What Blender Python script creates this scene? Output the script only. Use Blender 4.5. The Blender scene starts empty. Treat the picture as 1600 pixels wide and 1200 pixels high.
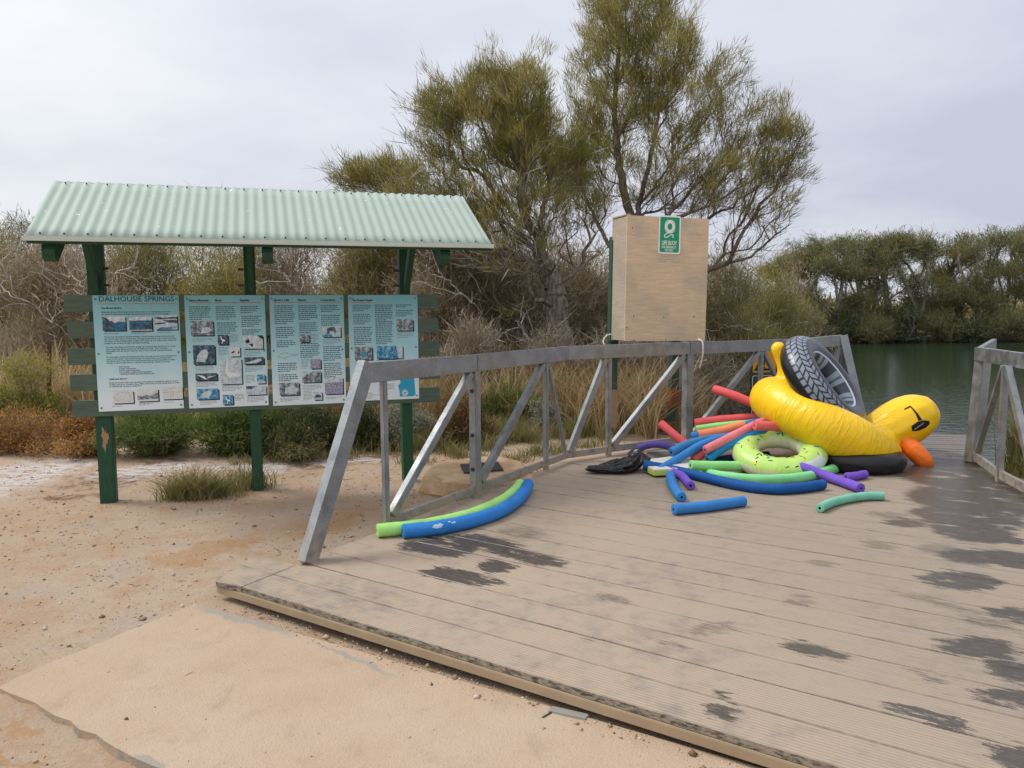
import bpy, bmesh, math, random
import numpy as np
from mathutils import Vector, Matrix, noise as mnoise
from mathutils.bvhtree import BVHTree
R = math.radians
random.seed(7); RNG = np.random.default_rng(11)
SC = bpy.context.scene; COL = SC.collection
PI = math.pi

# ------------------------------------------------------------------ camera, sky, sun, exposure
F = 1225.0; CAM = Vector((0, 0, 1.65)); PITCH = math.atan(120 / F); ROLL = 0.007
cd = bpy.data.cameras.new('camera'); cam = bpy.data.objects.new('camera', cd); COL.objects.link(cam)
cd.sensor_width = 36; cd.lens = 36 * F / 1600; cd.clip_start = 0.05; cd.clip_end = 2000
up0 = Vector((0, math.sin(PITCH), math.cos(PITCH))); fw = Vector((0, math.cos(PITCH), -math.sin(PITCH)))
cr = math.cos(ROLL) * Vector((1, 0, 0)) - math.sin(ROLL) * up0
cu = math.sin(ROLL) * Vector((1, 0, 0)) + math.cos(ROLL) * up0
M = Matrix.Identity(4)
for i in range(3):
    M[i][0] = cr[i]; M[i][1] = cu[i]; M[i][2] = -fw[i]; M[i][3] = CAM[i]
cam.matrix_world = M
SC.camera = cam
SC.view_settings.view_transform = 'Standard'; SC.view_settings.look = 'None'
SC.view_settings.gamma = 1.0; SC.view_settings.exposure = 0.38
SC.view_settings.use_curve_mapping = False

SUN_EL, SUN_AZ = R(52), R(-75)          # azimuth from +Y towards +X
W = bpy.data.worlds.new('World'); SC.world = W; W.use_nodes = True
nt = W.node_tree; nt.nodes.clear()
def wn(t, **k):
    n = nt.nodes.new(t)
    for a, b in k.items(): setattr(n, a, b)
    return n
out = wn('ShaderNodeOutputWorld')
sky = wn('ShaderNodeTexSky', sky_type='NISHITA', sun_disc=False, sun_elevation=SUN_EL, sun_rotation=SUN_AZ)
bg1 = wn('ShaderNodeBackground'); bg1.inputs[1].default_value = 0.08
nt.links.new(sky.outputs[0], bg1.inputs[0])
tc = wn('ShaderNodeTexCoord')
sep = wn('ShaderNodeSeparateXYZ'); nt.links.new(tc.outputs['Generated'], sep.inputs[0])
def wm(op, a, b=None, clamp=False):
    n = wn('ShaderNodeMath', operation=op, use_clamp=clamp)
    for i, x in enumerate((a, b)):
        if x is None: continue
        if isinstance(x, (int, float)): n.inputs[i].default_value = x
        else: nt.links.new(x, n.inputs[i])
    return n.outputs[0]
zz = wm('ADD', wm('MAXIMUM', sep.outputs[2], 0.0), 0.16)
comb = wn('ShaderNodeCombineXYZ')
nt.links.new(wm('DIVIDE', sep.outputs[0], zz), comb.inputs[0]); nt.links.new(wm('DIVIDE', sep.outputs[1], zz), comb.inputs[1])
nz = wn('ShaderNodeTexNoise'); nz.inputs['Scale'].default_value = 0.55; nz.inputs['Detail'].default_value = 6; nz.inputs['Roughness'].default_value = 0.52
nt.links.new(comb.outputs[0], nz.inputs['Vector'])
nz2 = wn('ShaderNodeTexNoise'); nz2.inputs['Scale'].default_value = 0.16; nz2.inputs['Detail'].default_value = 3
nt.links.new(comb.outputs[0], nz2.inputs['Vector'])
mixn = wm('ADD', wm('MULTIPLY', nz.outputs[0], 0.6), wm('MULTIPLY', nz2.outputs[0], 0.55))
mixn = wm('SUBTRACT', mixn, wm('MULTIPLY', sep.outputs[0], 0.20))
ramp = wn('ShaderNodeValToRGB')
ramp.color_ramp.elements[0].position = 0.42; ramp.color_ramp.elements[0].color = (0.515, 0.53, 0.64, 1)
ramp.color_ramp.elements[1].position = 0.66; ramp.color_ramp.elements[1].color = (0.80, 0.82, 0.85, 1)
nt.links.new(mixn, ramp.inputs[0])
hs = wn('ShaderNodeMix', data_type='RGBA', blend_type='MULTIPLY'); hs.inputs[0].default_value = 1.0
nt.links.new(ramp.outputs[0], hs.inputs[6])
zen = wm('ADD', 0.97, wm('MULTIPLY', wm('MAXIMUM', sep.outputs[2], 0.0), 0.42))
cz = wn('ShaderNodeCombineColor')
for i in range(3): nt.links.new(zen, cz.inputs[i])
nt.links.new(cz.outputs[0], hs.inputs[7])
bg2 = wn('ShaderNodeBackground'); bg2.inputs[1].default_value = 0.85
nt.links.new(hs.outputs[2], bg2.inputs[0])
mx = wn('ShaderNodeMixShader'); mx.inputs[0].default_value = 0.95
nt.links.new(bg1.outputs[0], mx.inputs[1]); nt.links.new(bg2.outputs[0], mx.inputs[2])
nt.links.new(mx.outputs[0], out.inputs[0])

sd = bpy.data.lights.new('sun', 'SUN'); sd.energy = 1.95; sd.angle = R(24); sd.color = (1.0, 0.96, 0.90)
so = bpy.data.objects.new('sun', sd); COL.objects.link(so)
sdir = Vector((math.cos(SUN_EL) * math.sin(SUN_AZ), math.cos(SUN_EL) * math.cos(SUN_AZ), math.sin(SUN_EL)))
so.rotation_euler = sdir.to_track_quat('Z', 'Y').to_euler(); so.location = (-8, 2, 12)

# ------------------------------------------------------------------ picture point -> place in the world (on a level, or at a distance)
def ray(px, py):
    u = (px - 800) / F; v = (600 - py) / F
    u, v = u * math.cos(ROLL) + v * math.sin(ROLL), -u * math.sin(ROLL) + v * math.cos(ROLL)
    return Vector((u, math.cos(PITCH) + v * math.sin(PITCH), -math.sin(PITCH) + v * math.cos(PITCH)))
def on(px, py, z=0.0):
    d = ray(px, py); return CAM + d * ((z - CAM.z) / d.z)
def at(px, py, Y):
    d = ray(px, py); return CAM + d * (Y / d.y)
def on_plane(px, py, p0, n):
    d = ray(px, py); return CAM + d * ((p0 - CAM).dot(n) / d.dot(n))
DECK = 0.10

# ------------------------------------------------------------------ materials
class NB:
    def __init__(s, name):
        s.m = bpy.data.materials.new(name); s.m.use_nodes = True; s.t = s.m.node_tree; s.t.nodes.clear()
        s.o = s.t.nodes.new('ShaderNodeOutputMaterial'); s.p = s.t.nodes.new('ShaderNodeBsdfPrincipled')
        s.t.links.new(s.p.outputs[0], s.o.inputs[0])
    def n(s, t, ins=None, **k):
        n = s.t.nodes.new(t)
        for a, b in k.items(): setattr(n, a, b)
        for a, b in (ins or {}).items(): s.put(n.inputs[a], b)
        return n
    def put(s, sock, b):
        if isinstance(b, bpy.types.NodeSocket): s.t.links.new(b, sock)
        elif isinstance(b, (tuple, list)) and sock.type == 'RGBA' and len(b) == 3: sock.default_value = (*b, 1)
        else: sock.default_value = b
    def math(s, op, a, b=0.0, c=None, clamp=False):
        n = s.n('ShaderNodeMath', {0: a, 1: b}, operation=op, use_clamp=clamp)
        if c is not None: s.put(n.inputs[2], c)
        return n.outputs[0]
    def vec(s, op, a, b=None):
        n = s.n('ShaderNodeVectorMath', {0: a}, operation=op)
        if b is not None: s.put(n.inputs[1], b)
        return n
    def noise(s, v, scale, detail=4, rough=0.55, dist=0.0):
        return s.n('ShaderNodeTexNoise', {'Vector': v, 'Scale': scale, 'Detail': detail, 'Roughness': rough, 'Distortion': dist}).outputs[0]
    def mix(s, f, a, b, mode='MIX'):
        n = s.n('ShaderNodeMix', {0: f, 6: a, 7: b}, data_type='RGBA', blend_type=mode); return n.outputs[2]
    def step(s, x, lo, hi, a=0.0, b=1.0):
        return s.n('ShaderNodeMapRange', {0: x, 1: lo, 2: hi, 3: a, 4: b}, interpolation_type='SMOOTHSTEP').outputs[0]
    def obj(s): return s.n('ShaderNodeTexCoord').outputs['Object']
    def uv(s): return s.n('ShaderNodeTexCoord').outputs['UV']
    def pos(s): return s.n('ShaderNodeNewGeometry').outputs['Position']
    def map(s, v, sc=(1, 1, 1), rot=(0, 0, 0), loc=(0, 0, 0), typ='POINT'):
        return s.n('ShaderNodeMapping', {'Vector': v, 'Scale': sc, 'Rotation': rot, 'Location': loc}, vector_type=typ).outputs[0]
    def bump(s, h, strength=0.3, dist=0.01):
        b = s.n('ShaderNodeBump', {'Height': h, 'Strength': strength, 'Distance': dist}); s.put(s.p.inputs['Normal'], b.outputs[0])
    def set(s, **k):
        for a, b in k.items(): s.put(s.p.inputs[{'color': 'Base Color', 'rough': 'Roughness', 'metal': 'Metallic', 'spec': 'Specular IOR Level', 'coat': 'Coat Weight', 'sss': 'Subsurface Weight', 'sheen': 'Sheen Weight'}[a]], b)
        return s.m
def sc(c, f): return tuple(min(1, x * f) for x in c)

def simple(name, c, rough=0.6, var=0.18, vs=6.0, bs=60.0, bstr=0.15, metal=0.0, spec=0.4, bd=0.004):
    b = NB(name); o = b.obj()
    n = b.noise(o, vs, 5); col = b.mix(n, sc(c, 1 - var), sc(c, 1 + var))
    b.set(color=col, rough=b.step(b.noise(o, vs * 2.3), 0.3, 0.7, max(0.02, rough - 0.1), min(1, rough + 0.1)), metal=metal, spec=spec)
    if bstr: b.bump(b.noise(o, bs, 3), bstr, bd)
    return b.m

def foam(name, c, ribs=0):
    b = NB(name); o = b.obj()
    n = b.noise(o, 7.0, 4); n2 = b.noise(o, 420.0, 2)
    col = b.mix(b.step(n, 0.3, 0.75), sc(c, 0.88), sc(c, 1.06))
    col = b.mix(b.step(n2, 0.5, 0.72, 0, 0.22), col, sc(c, 0.45))
    col = b.mix(b.step(b.noise(o, 22.0, 5), 0.60, 0.78, 0, 0.22), col, (0.42, 0.33, 0.25))
    b.set(color=col, rough=0.72, spec=0.25)
    b.bump(n2, 0.35, 0.002)
    return b.m
FOAM = {k: foam('foam_' + k, c) for k, c in dict(
    azure=(0.030, 0.215, 0.60), blue=(0.035, 0.20, 0.52), navy=(0.010, 0.022, 0.11), royal=(0.008, 0.085, 0.30), steel=(0.045, 0.20, 0.42),
    cyan=(0.015, 0.24, 0.52), lime=(0.40, 0.76, 0.21), green=(0.30, 0.72, 0.24), mint=(0.24, 0.66, 0.28), sea=(0.19, 0.50, 0.36),
    purple=(0.17, 0.085, 0.50), violet=(0.105, 0.075, 0.30), red=(0.68, 0.10, 0.11), coral=(0.72, 0.135, 0.135), pink=(0.76, 0.20, 0.225),
    orange=(0.80, 0.24, 0.11)).items()}
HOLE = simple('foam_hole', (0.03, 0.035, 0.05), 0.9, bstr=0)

def galv():
    b = NB('galvanised_steel'); o = b.pos()
    v = b.n('ShaderNodeTexVoronoi', {'Vector': b.vec('ADD', o, b.vec('SCALE', b.n('ShaderNodeTexNoise', {'Vector': o, 'Scale': 25.0}).outputs[1]).outputs[0]).outputs[0], 'Scale': 26.0}, feature='F1')
    n = b.noise(o, 9, 5); n3 = b.noise(b.map(o, (1, 1, 0.35)), 38, 4, 0.7)
    g = b.math('ADD', b.math('MULTIPLY', v.outputs['Color'], 0.30), b.math('MULTIPLY', n, 0.7))
    col = b.mix(b.step(g, 0.25, 0.75), (0.195, 0.208, 0.222), (0.345, 0.36, 0.372))
    col = b.mix(b.step(n3, 0.58, 0.70, 0, 0.6), col, (0.42, 0.42, 0.41))
    z = b.n('ShaderNodeSeparateXYZ', {0: o}).outputs[2]
    dust = b.math('MULTIPLY', b.step(z, 0.38, 0.12), b.step(b.noise(o, 14, 5), 0.30, 0.55))
    col = b.mix(b.math('MULTIPLY', dust, 0.75), col, (0.38, 0.31, 0.215))
    b.set(color=col, rough=b.step(n, 0.3, 0.7, 0.38, 0.58), metal=b.math('SUBTRACT', 0.72, b.math('MULTIPLY', dust, 0.6)), spec=0.4)
    b.bump(n3, 0.12, 0.002); return b.m
GALV = galv()

def painted_wood(name, c, worn=(0.30, 0.17, 0.10), amt=0.66, gr=(6, 6, 0.8)):
    b = NB(name); o = b.pos()
    g = b.noise(b.map(o, gr), 12, 5, 0.6)
    col = b.mix(b.step(g, 0.3, 0.7), sc(c, 0.80), sc(c, 1.18))
    w = b.step(b.noise(b.map(o, (1, 1, 0.45)), 11, 6, 0.68), amt, amt + 0.03)
    col = b.mix(w, col, worn)
    b.set(color=col, rough=0.55, spec=0.35); b.bump(g, 0.25, 0.004); return b.m
POST_GREEN = painted_wood('dark_green_painted_timber', (0.014, 0.068, 0.032), (0.05, 0.11, 0.075), 0.70)
SLAT_GREEN = painted_wood('sage_green_painted_timber', (0.078, 0.118, 0.084), (0.10, 0.14, 0.11), 0.74, (0.5, 0.5, 7))
BOX_GREEN = painted_wood('green_post_paint', (0.035, 0.075, 0.052), (0.12, 0.13, 0.1), 0.72)
BARE = simple('bare_timber_patch', (0.36, 0.22, 0.125), 0.8, 0.3, 30, 90, 0.4)

def ply(name, base, grey):
    b = NB(name); o = b.obj()
    s = b.map(o, (1.0, 9.0, 1.0))
    n = b.noise(s, 4.5, 7, 0.62, 0.8); big = b.noise(o, 2.2, 3)
    fine = b.noise(b.map(o, (1.2, 40, 2)), 7, 5, 0.7)
    col = b.mix(b.step(n, 0.28, 0.72), base, sc(base, 1.28))
    col = b.mix(b.step(big, 0.42, 0.68, 0, 0.65), col, grey)
    col = b.mix(b.step(fine, 0.55, 0.75, 0, 0.38), col, sc(base, 0.5))
    b.set(color=col, rough=0.75, spec=0.25); b.bump(fine, 0.35, 0.003); return b.m
PLY = ply('weathered_plywood', (0.56, 0.42, 0.285), (0.42, 0.365, 0.295))
PLY_EDGE = ply('weathered_side_board', (0.36, 0.30, 0.235), (0.32, 0.285, 0.24))

def roof_mat():
    b = NB('pale_green_roof_steel'); o = b.pos()
    n = b.noise(o, 3, 4); col = b.mix(n, (0.325, 0.40, 0.345), (0.375, 0.45, 0.395))
    s = b.noise(b.map(o, (1, 0.5, 1)), 30, 3, 0.5)
    col = b.mix(b.step(s, 0.72, 0.745), col, (0.78, 0.84, 0.80))
    col = b.mix(b.step(b.noise(o, 55, 2), 0.74, 0.76), col, (0.10, 0.11, 0.09))
    b.set(color=col, rough=0.62, spec=0.22); return b.m
ROOF = roof_mat()
TRIM = simple('pale_metal_trim', (0.52, 0.55, 0.47), 0.5, 0.1, 5)
DARK = simple('dark_fixing', (0.03, 0.035, 0.035), 0.5, bstr=0)
SCREW = simple('screw_steel', (0.20, 0.21, 0.21), 0.4, bstr=0, metal=0.6)
BLACK = simple('black_print', (0.006, 0.007, 0.010), 0.5, bstr=0)
INK = simple('dark_teal_ink', (0.012, 0.045, 0.075), 0.5, bstr=0)
REDLINE = simple('rust_red_print', (0.42, 0.14, 0.08), 0.5, bstr=0)
WHITE = simple('white_print', (0.80, 0.82, 0.80), 0.5, 0.05, bstr=0)
SGREEN = simple('safety_green', (0.004, 0.29, 0.135), 0.45, 0.08, bstr=0)

def panel_mat():
    b = NB('faded_blue_panel'); o = b.obj()
    z = b.n('ShaderNodeSeparateXYZ', {0: o}).outputs[1]
    n = b.noise(o, 5, 4); n2 = b.noise(o, 16, 5, 0.65)
    f = b.math('ADD', z, b.math('MULTIPLY', b.math('SUBTRACT', n, 0.5), 0.30))
    col = b.n('ShaderNodeValToRGB', {0: f})
    cr_ = col.color_ramp; cr_.elements[0].position = 0.12; cr_.elements[0].color = (0.74, 0.82, 0.86, 1)
    cr_.elements[1].position = 0.98; cr_.elements[1].color = (0.20, 0.47, 0.53, 1)
    e = cr_.elements.new(0.42); e.color = (0.44, 0.71, 0.77, 1)
    c2 = b.mix(b.step(n2, 0.62, 0.74, 0, 0.30), col.outputs[0], (0.66, 0.74, 0.78))
    c2 = b.mix(b.math('MULTIPLY', b.step(n2, 0.36, 0.30), b.step(z, 0.30, 0.05)), c2, (0.30, 0.58, 0.70))
    b.set(color=c2, rough=0.38, spec=0.4); return b.m
PANEL = panel_mat()
def photo_mat(name, a, c, d, scale=26, stretch=(1, 1, 1)):
    b = NB(name); o = b.map(b.obj(), stretch)
    n = b.noise(o, scale, 5, 0.7, 0.6)
    r = b.n('ShaderNodeValToRGB', {0: n}); e = r.color_ramp.elements
    e[0].position = 0.36; e[0].color = (*a, 1); e[1].position = 0.64; e[1].color = (*d, 1)
    k = e.new(0.5); k.color = (*c, 1)
    b.set(color=r.outputs[0], rough=0.4); return b.m
PH = dict(lake=photo_mat('photo_lake', (0.008, 0.05, 0.10), (0.01, 0.13, 0.27), (0.02, 0.25, 0.45), 20, (1, 2.5, 1)),
          grey=photo_mat('photo_grey', (0.02, 0.04, 0.06), (0.16, 0.20, 0.24), (0.55, 0.60, 0.64)),
          dark=photo_mat('photo_dark', (0.005, 0.02, 0.045), (0.02, 0.06, 0.11), (0.15, 0.22, 0.28)),
          pale=photo_mat('photo_pale', (0.30, 0.42, 0.50), (0.52, 0.60, 0.66), (0.72, 0.77, 0.80)),
          blue=photo_mat('photo_blue', (0.01, 0.10, 0.22), (0.03, 0.25, 0.45), (0.35, 0.60, 0.72)),
          mauve=photo_mat('photo_mauve', (0.10, 0.10, 0.20), (0.30, 0.28, 0.42), (0.60, 0.58, 0.66), 90),
          sketch=photo_mat('photo_sketch', (0.60, 0.64, 0.64), (0.66, 0.69, 0.69), (0.72, 0.74, 0.74)))
CYAN = simple('bright_blue_print', (0.025, 0.36, 0.55), 0.4, 0.15, 18, bstr=0)

def vinyl(name, c, wr=(1, 1, 1), ws=14.0, wstr=0.35, rough=0.27):
    b = NB(name); o = b.obj()
    n = b.noise(o, 4, 3)
    w = b.noise(b.map(o, wr), ws, 3, 0.5, 0.5)
    seam = b.noise(b.map(o, (wr[0] * 1.9, wr[1], wr[2])), ws * 2.0, 2, 0.5, 0.9)
    h = b.math('ADD', b.step(w, 0.45, 0.70), b.math('MULTIPLY', seam, 0.55))
    b.set(color=b.mix(n, sc(c, 0.93), sc(c, 1.05)), rough=rough, spec=0.42, sss=0.0)
    b.bump(h, wstr, 0.012); return b.m
YELLOW = vinyl('yellow_vinyl', (0.88, 0.50, 0.006), (3.2, 1, 0.55), 6.0, 0.32)
ORANGEV = vinyl('orange_vinyl', (0.95, 0.19, 0.012), (1, 1, 1), 22.0, 0.30)
CLEARV = simple('cream_seam_vinyl', (0.72, 0.55, 0.28), 0.35, 0.1, bstr=0)
BAG = vinyl('black_bin_liner', (0.008, 0.008, 0.010), (1, 1, 1), 7.0, 0.40, 0.10)

def leafmat(name, cols, transl=0.42):
    b = NB(name)
    a = b.n('ShaderNodeAttribute', attribute_name='tint')
    r = b.n('ShaderNodeValToRGB', {0: a.outputs['Fac']}); e = r.color_ramp.elements
    e[0].position = 0.0; e[0].color = (*cols[0], 1); e[1].position = 1.0; e[1].color = (*cols[-1], 1)
    for i, c in enumerate(cols[1:-1]):
        k = e.new((i + 1) / (len(cols) - 1)); k.color = (*c, 1)
    b.set(color=r.outputs[0], rough=0.65, spec=0.2)
    t = b.n('ShaderNodeBsdfTranslucent', {0: r.outputs[0]})
    m = b.n('ShaderNodeMixShader', {0: transl, 1: b.p.outputs[0], 2: t.outputs[0]})
    b.t.links.new(m.outputs[0], b.o.inputs[0]); return b.m
def barkmat(name, a, c):
    b = NB(name); o = b.pos()
    n = b.noise(b.map(o, (1, 1, 0.3)), 22, 6, 0.7)
    b.set(color=b.mix(b.step(n, 0.3, 0.7), a, c), rough=0.9, spec=0.15); b.bump(n, 0.6, 0.02); return b.m
BARK = barkmat('grey_brown_bark', (0.075, 0.057, 0.046), (0.29, 0.235, 0.19))
TWIG = barkmat('brown_twigs', (0.17, 0.13, 0.10), (0.40, 0.32, 0.25))
PALE = barkmat('bleached_branches', (0.26, 0.235, 0.21), (0.52, 0.48, 0.44))
PALEBARK = barkmat('pale_grey_bark', (0.14, 0.125, 0.11), (0.40, 0.37, 0.335))
L_OLIVE = leafmat('olive_leaves', [(0.103, 0.110, 0.027), (0.218, 0.202, 0.050), (0.351, 0.307, 0.091), (0.498, 0.430, 0.184)])
L_OLIVE2 = leafmat('bronze_olive_leaves', [(0.124, 0.114, 0.031), (0.238, 0.212, 0.070), (0.353, 0.294, 0.127), (0.541, 0.472, 0.288)])
L_BROWN = leafmat('brown_olive_leaves', [(0.144, 0.105, 0.056), (0.261, 0.201, 0.118), (0.414, 0.337, 0.233), (0.620, 0.543, 0.428)])
L_TWIG = leafmat('bare_twigs', [(0.16, 0.128, 0.098), (0.27, 0.225, 0.178), (0.37, 0.32, 0.265), (0.50, 0.46, 0.41)], 0.0)
L_DKGREEN = leafmat('dark_green_leaves', [(0.022, 0.037, 0.015), (0.049, 0.077, 0.026), (0.100, 0.122, 0.043), (0.176, 0.176, 0.074)])
L_FAR = leafmat('grey_green_leaves', [(0.063, 0.080, 0.030), (0.133, 0.145, 0.055), (0.234, 0.230, 0.093), (0.340, 0.302, 0.148)])
L_GREEN = leafmat('fresh_green_leaves', [(0.040, 0.081, 0.017), (0.092, 0.149, 0.032), (0.167, 0.218, 0.052), (0.299, 0.299, 0.092)])
L_YELGR = leafmat('yellow_green_leaves', [(0.113, 0.132, 0.029), (0.218, 0.225, 0.053), (0.330, 0.310, 0.079), (0.437, 0.356, 0.118)])
L_ORANGE = leafmat('rusty_orange_leaves', [(0.156, 0.074, 0.024), (0.300, 0.150, 0.048), (0.432, 0.234, 0.078), (0.504, 0.324, 0.132)])
L_RUSTDK = leafmat('dark_rusty_leaves', [(0.058, 0.034, 0.013), (0.124, 0.068, 0.023), (0.202, 0.111, 0.039), (0.260, 0.169, 0.065)])
L_SALT = leafmat('grey_saltbush_leaves', [(0.108, 0.126, 0.084), (0.204, 0.222, 0.156), (0.324, 0.336, 0.258), (0.432, 0.432, 0.348)])
L_STRAW = leafmat('straw_blades', [(0.183, 0.131, 0.062), (0.351, 0.251, 0.125), (0.520, 0.387, 0.209), (0.589, 0.531, 0.326)])
L_GRASS = leafmat('grass_blades', [(0.100, 0.110, 0.033), (0.194, 0.188, 0.065), (0.312, 0.263, 0.112), (0.475, 0.375, 0.194)])

# ------------------------------------------------------------------ object helpers
def tag(o, label=None, cat=None, group=None, kind=None):
    if label: o['label'] = label
    if cat: o['category'] = cat
    if group: o['group'] = group
    if kind: o['kind'] = kind
    return o
def empty(name, loc, label, cat, group=None, kind=None):
    o = bpy.data.objects.new(name, None); COL.objects.link(o); o.location = loc; o.empty_display_size = 0.1
    return tag(o, label, cat, group, kind)
def link(name, me, mats, parent=None, smooth=False):
    o = bpy.data.objects.new(name, me); COL.objects.link(o)
    if parent is not None:
        o.parent = parent
        o.matrix_parent_inverse = Matrix.Identity(4)
    for m in (mats if isinstance(mats, (list, tuple)) else [mats]):
        if m.name not in [x.name for x in me.materials if x]: me.materials.append(m)
    if smooth:
        me.polygons.foreach_set('use_smooth', np.ones(len(me.polygons), bool))
    return o
def wobj(name, bm, mats, parent=None, smooth=False):
    """mesh given in world coordinates -> object, its origin moved to the parent's own origin"""
    me = bpy.data.meshes.new(name)
    off = world_of(parent) if parent is not None else None
    if off is not None:
        bmesh.ops.transform(bm, matrix=off.inverted(), verts=bm.verts)
    bmesh.ops.recalc_face_normals(bm, faces=bm.faces)
    bm.to_mesh(me); bm.free()
    return link(name, me, mats, parent, smooth)
def world_of(o):
    m = o.matrix_basis.copy(); p = o.parent
    while p is not None: m = p.matrix_basis @ m; p = p.parent
    return m
def box_bm(size, mat=Matrix.Identity(4), bevel=0.0, bm=None):
    b = bmesh.new(); bmesh.ops.create_cube(b, size=1.0)
    bmesh.ops.transform(b, matrix=Matrix.Diagonal((*size, 1)), verts=b.verts)
    if bevel: bmesh.ops.bevel(b, geom=b.edges[:], offset=bevel, segments=2, affect='EDGES', clamp_overlap=True)
    bmesh.ops.transform(b, matrix=mat, verts=b.verts)
    if bm is None: return b
    me = bpy.data.meshes.new('tmp'); b.to_mesh(me); b.free(); bm.from_mesh(me); bpy.data.meshes.remove(me); return bm
def frame(x, z, loc):
    x = Vector(x).normalized(); z = Vector(z); y = z.cross(x).normalized(); z = x.cross(y)
    m = Matrix.Identity(4)
    for i in range(3): m[i][0] = x[i]; m[i][1] = y[i]; m[i][2] = z[i]; m[i][3] = loc[i]
    return m
def bar_bm(a, b, w, h, upv=(0, 0, 1), bevel=0.004, bm=None):
    """box section from a to b, w across, h along upv"""
    a = Vector(a); b = Vector(b)
    return box_bm(((b - a).length, w, h), frame(b - a, upv, (a + b) / 2), bevel, bm)
def catmull(pts, n=10):
    P = [Vector(p) for p in pts]; P = [P[0] * 2 - P[1]] + P + [P[-1] * 2 - P[-2]]
    o = []
    for i in range(1, len(P) - 2):
        for k in range(n):
            t = k / n; a, b, c, d = P[i - 1:i + 3]
            o.append(0.5 * ((2 * b) + (c - a) * t + (2 * a - 5 * b + 4 * c - d) * t * t + (3 * b - a - 3 * c + d) * t ** 3))
    o.append(P[-2]); return o
def tube_bm(pts, rad, sides=12, cap=True, hole=0.0, bm=None, rib=0.0, ribn=0):
    bm = bm or bmesh.new(); pts = [Vector(p) for p in pts]; n = len(pts)
    rads = rad if isinstance(rad, (list, tuple, np.ndarray)) else [rad] * n
    rings = []; ref = None
    for i, p in enumerate(pts):
        t = (pts[min(i + 1, n - 1)] - pts[max(i - 1, 0)]).normalized()
        if ref is None:
            ref = t.orthogonal().normalized()
        ref = (ref - t * ref.dot(t)).normalized(); y = t.cross(ref)
        ring = []
        for k in range(sides):
            a = 2 * PI * k / sides; r = rads[i] * (1 + (rib * math.cos(a * ribn) if ribn else 0))
            ring.append(bm.verts.new(p + (ref * math.cos(a) + y * math.sin(a)) * r))
        rings.append((ring, t, ref, y, p, rads[i]))
    for i in range(n - 1):
        a, b = rings[i][0], rings[i + 1][0]
        for k in range(sides): bm.faces.new((a[k], a[(k + 1) % sides], b[(k + 1) % sides], b[k]))
    if cap:
        for j, sgn in ((0, -1), (-1, 1)):
            ring, t, ref, y, p, r = rings[j]
            if hole:
                lip = [bm.verts.new(v.co * 0.82 + p * 0.18 + t * sgn * r * 0.10) for v in ring]
                inn = [bm.verts.new(p + (v.co - p) * hole + t * sgn * r * 0.08) for v in ring]
                dep = [bm.verts.new(p + (v.co - p) * hole * 0.9 - t * sgn * r * 1.2) for v in ring]
                for q0, q1, mi in ((ring, lip, 0), (lip, inn, 0), (inn, dep, 1)):
                    for k in range(sides):
                        f = bm.faces.new((q0[k], q0[(k + 1) % sides], q1[(k + 1) % sides], q1[k])); f.material_index = mi
                f = bm.faces.new(dep); f.material_index = 1
            else: bm.faces.new(ring)
    return bm
def copy_tree(o, parent=None):
    c = o.copy(); COL.objects.link(c)
    if parent is not None: c.parent = parent
    for ch in list(o.children): copy_tree(ch, c)
    return c
def np_mesh(name, V, quads=None, tris=None, tint=None, smooth=False):
    me = bpy.data.meshes.new(name); V = np.asarray(V, np.float32)
    nq = 0 if quads is None else len(quads); ntr = 0 if tris is None else len(tris)
    me.vertices.add(len(V)); me.vertices.foreach_set('co', V.ravel())
    li = np.concatenate([np.asarray(quads, np.int32).ravel() if nq else np.zeros(0, np.int32), np.asarray(tris, np.int32).ravel() if ntr else np.zeros(0, np.int32)])
    me.loops.add(len(li)); me.loops.foreach_set('vertex_index', li)
    st = np.concatenate([np.arange(nq) * 4, nq * 4 + np.arange(ntr) * 3]).astype(np.int32)
    me.polygons.add(nq + ntr); me.polygons.foreach_set('loop_start', st)
    if smooth: me.polygons.foreach_set('use_smooth', np.ones(nq + ntr, bool))
    me.update(calc_edges=True)
    if tint is not None:
        a = me.attributes.new('tint', 'FLOAT', 'POINT'); a.data.foreach_set('value', np.asarray(tint, np.float32))
    return me

def text_obj(name, s, size, mat, parent, m, align='LEFT', width=None, shear=0.0, bold=0.0):
    cu_ = bpy.data.curves.new(name, 'FONT'); cu_.body = s; cu_.size = size; cu_.align_x = align; cu_.resolution_u = 2; cu_.shear = shear; cu_.offset = bold
    t = bpy.data.objects.new('tmp_text', cu_); COL.objects.link(t)
    dg = bpy.context.evaluated_depsgraph_get(); me = bpy.data.meshes.new_from_object(t.evaluated_get(dg))
    bpy.data.objects.remove(t); bpy.data.curves.remove(cu_); me.name = name
    if width and len(me.vertices):
        xs = [v.co.x for v in me.vertices]; k = width / max(1e-6, max(xs) - min(xs)); x0 = min(xs) if align == 'LEFT' else 0
        for v in me.vertices: v.co.x = (v.co.x - x0) * k
    me.transform(m); me.materials.clear()
    return link(name, me, mat, parent)
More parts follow.
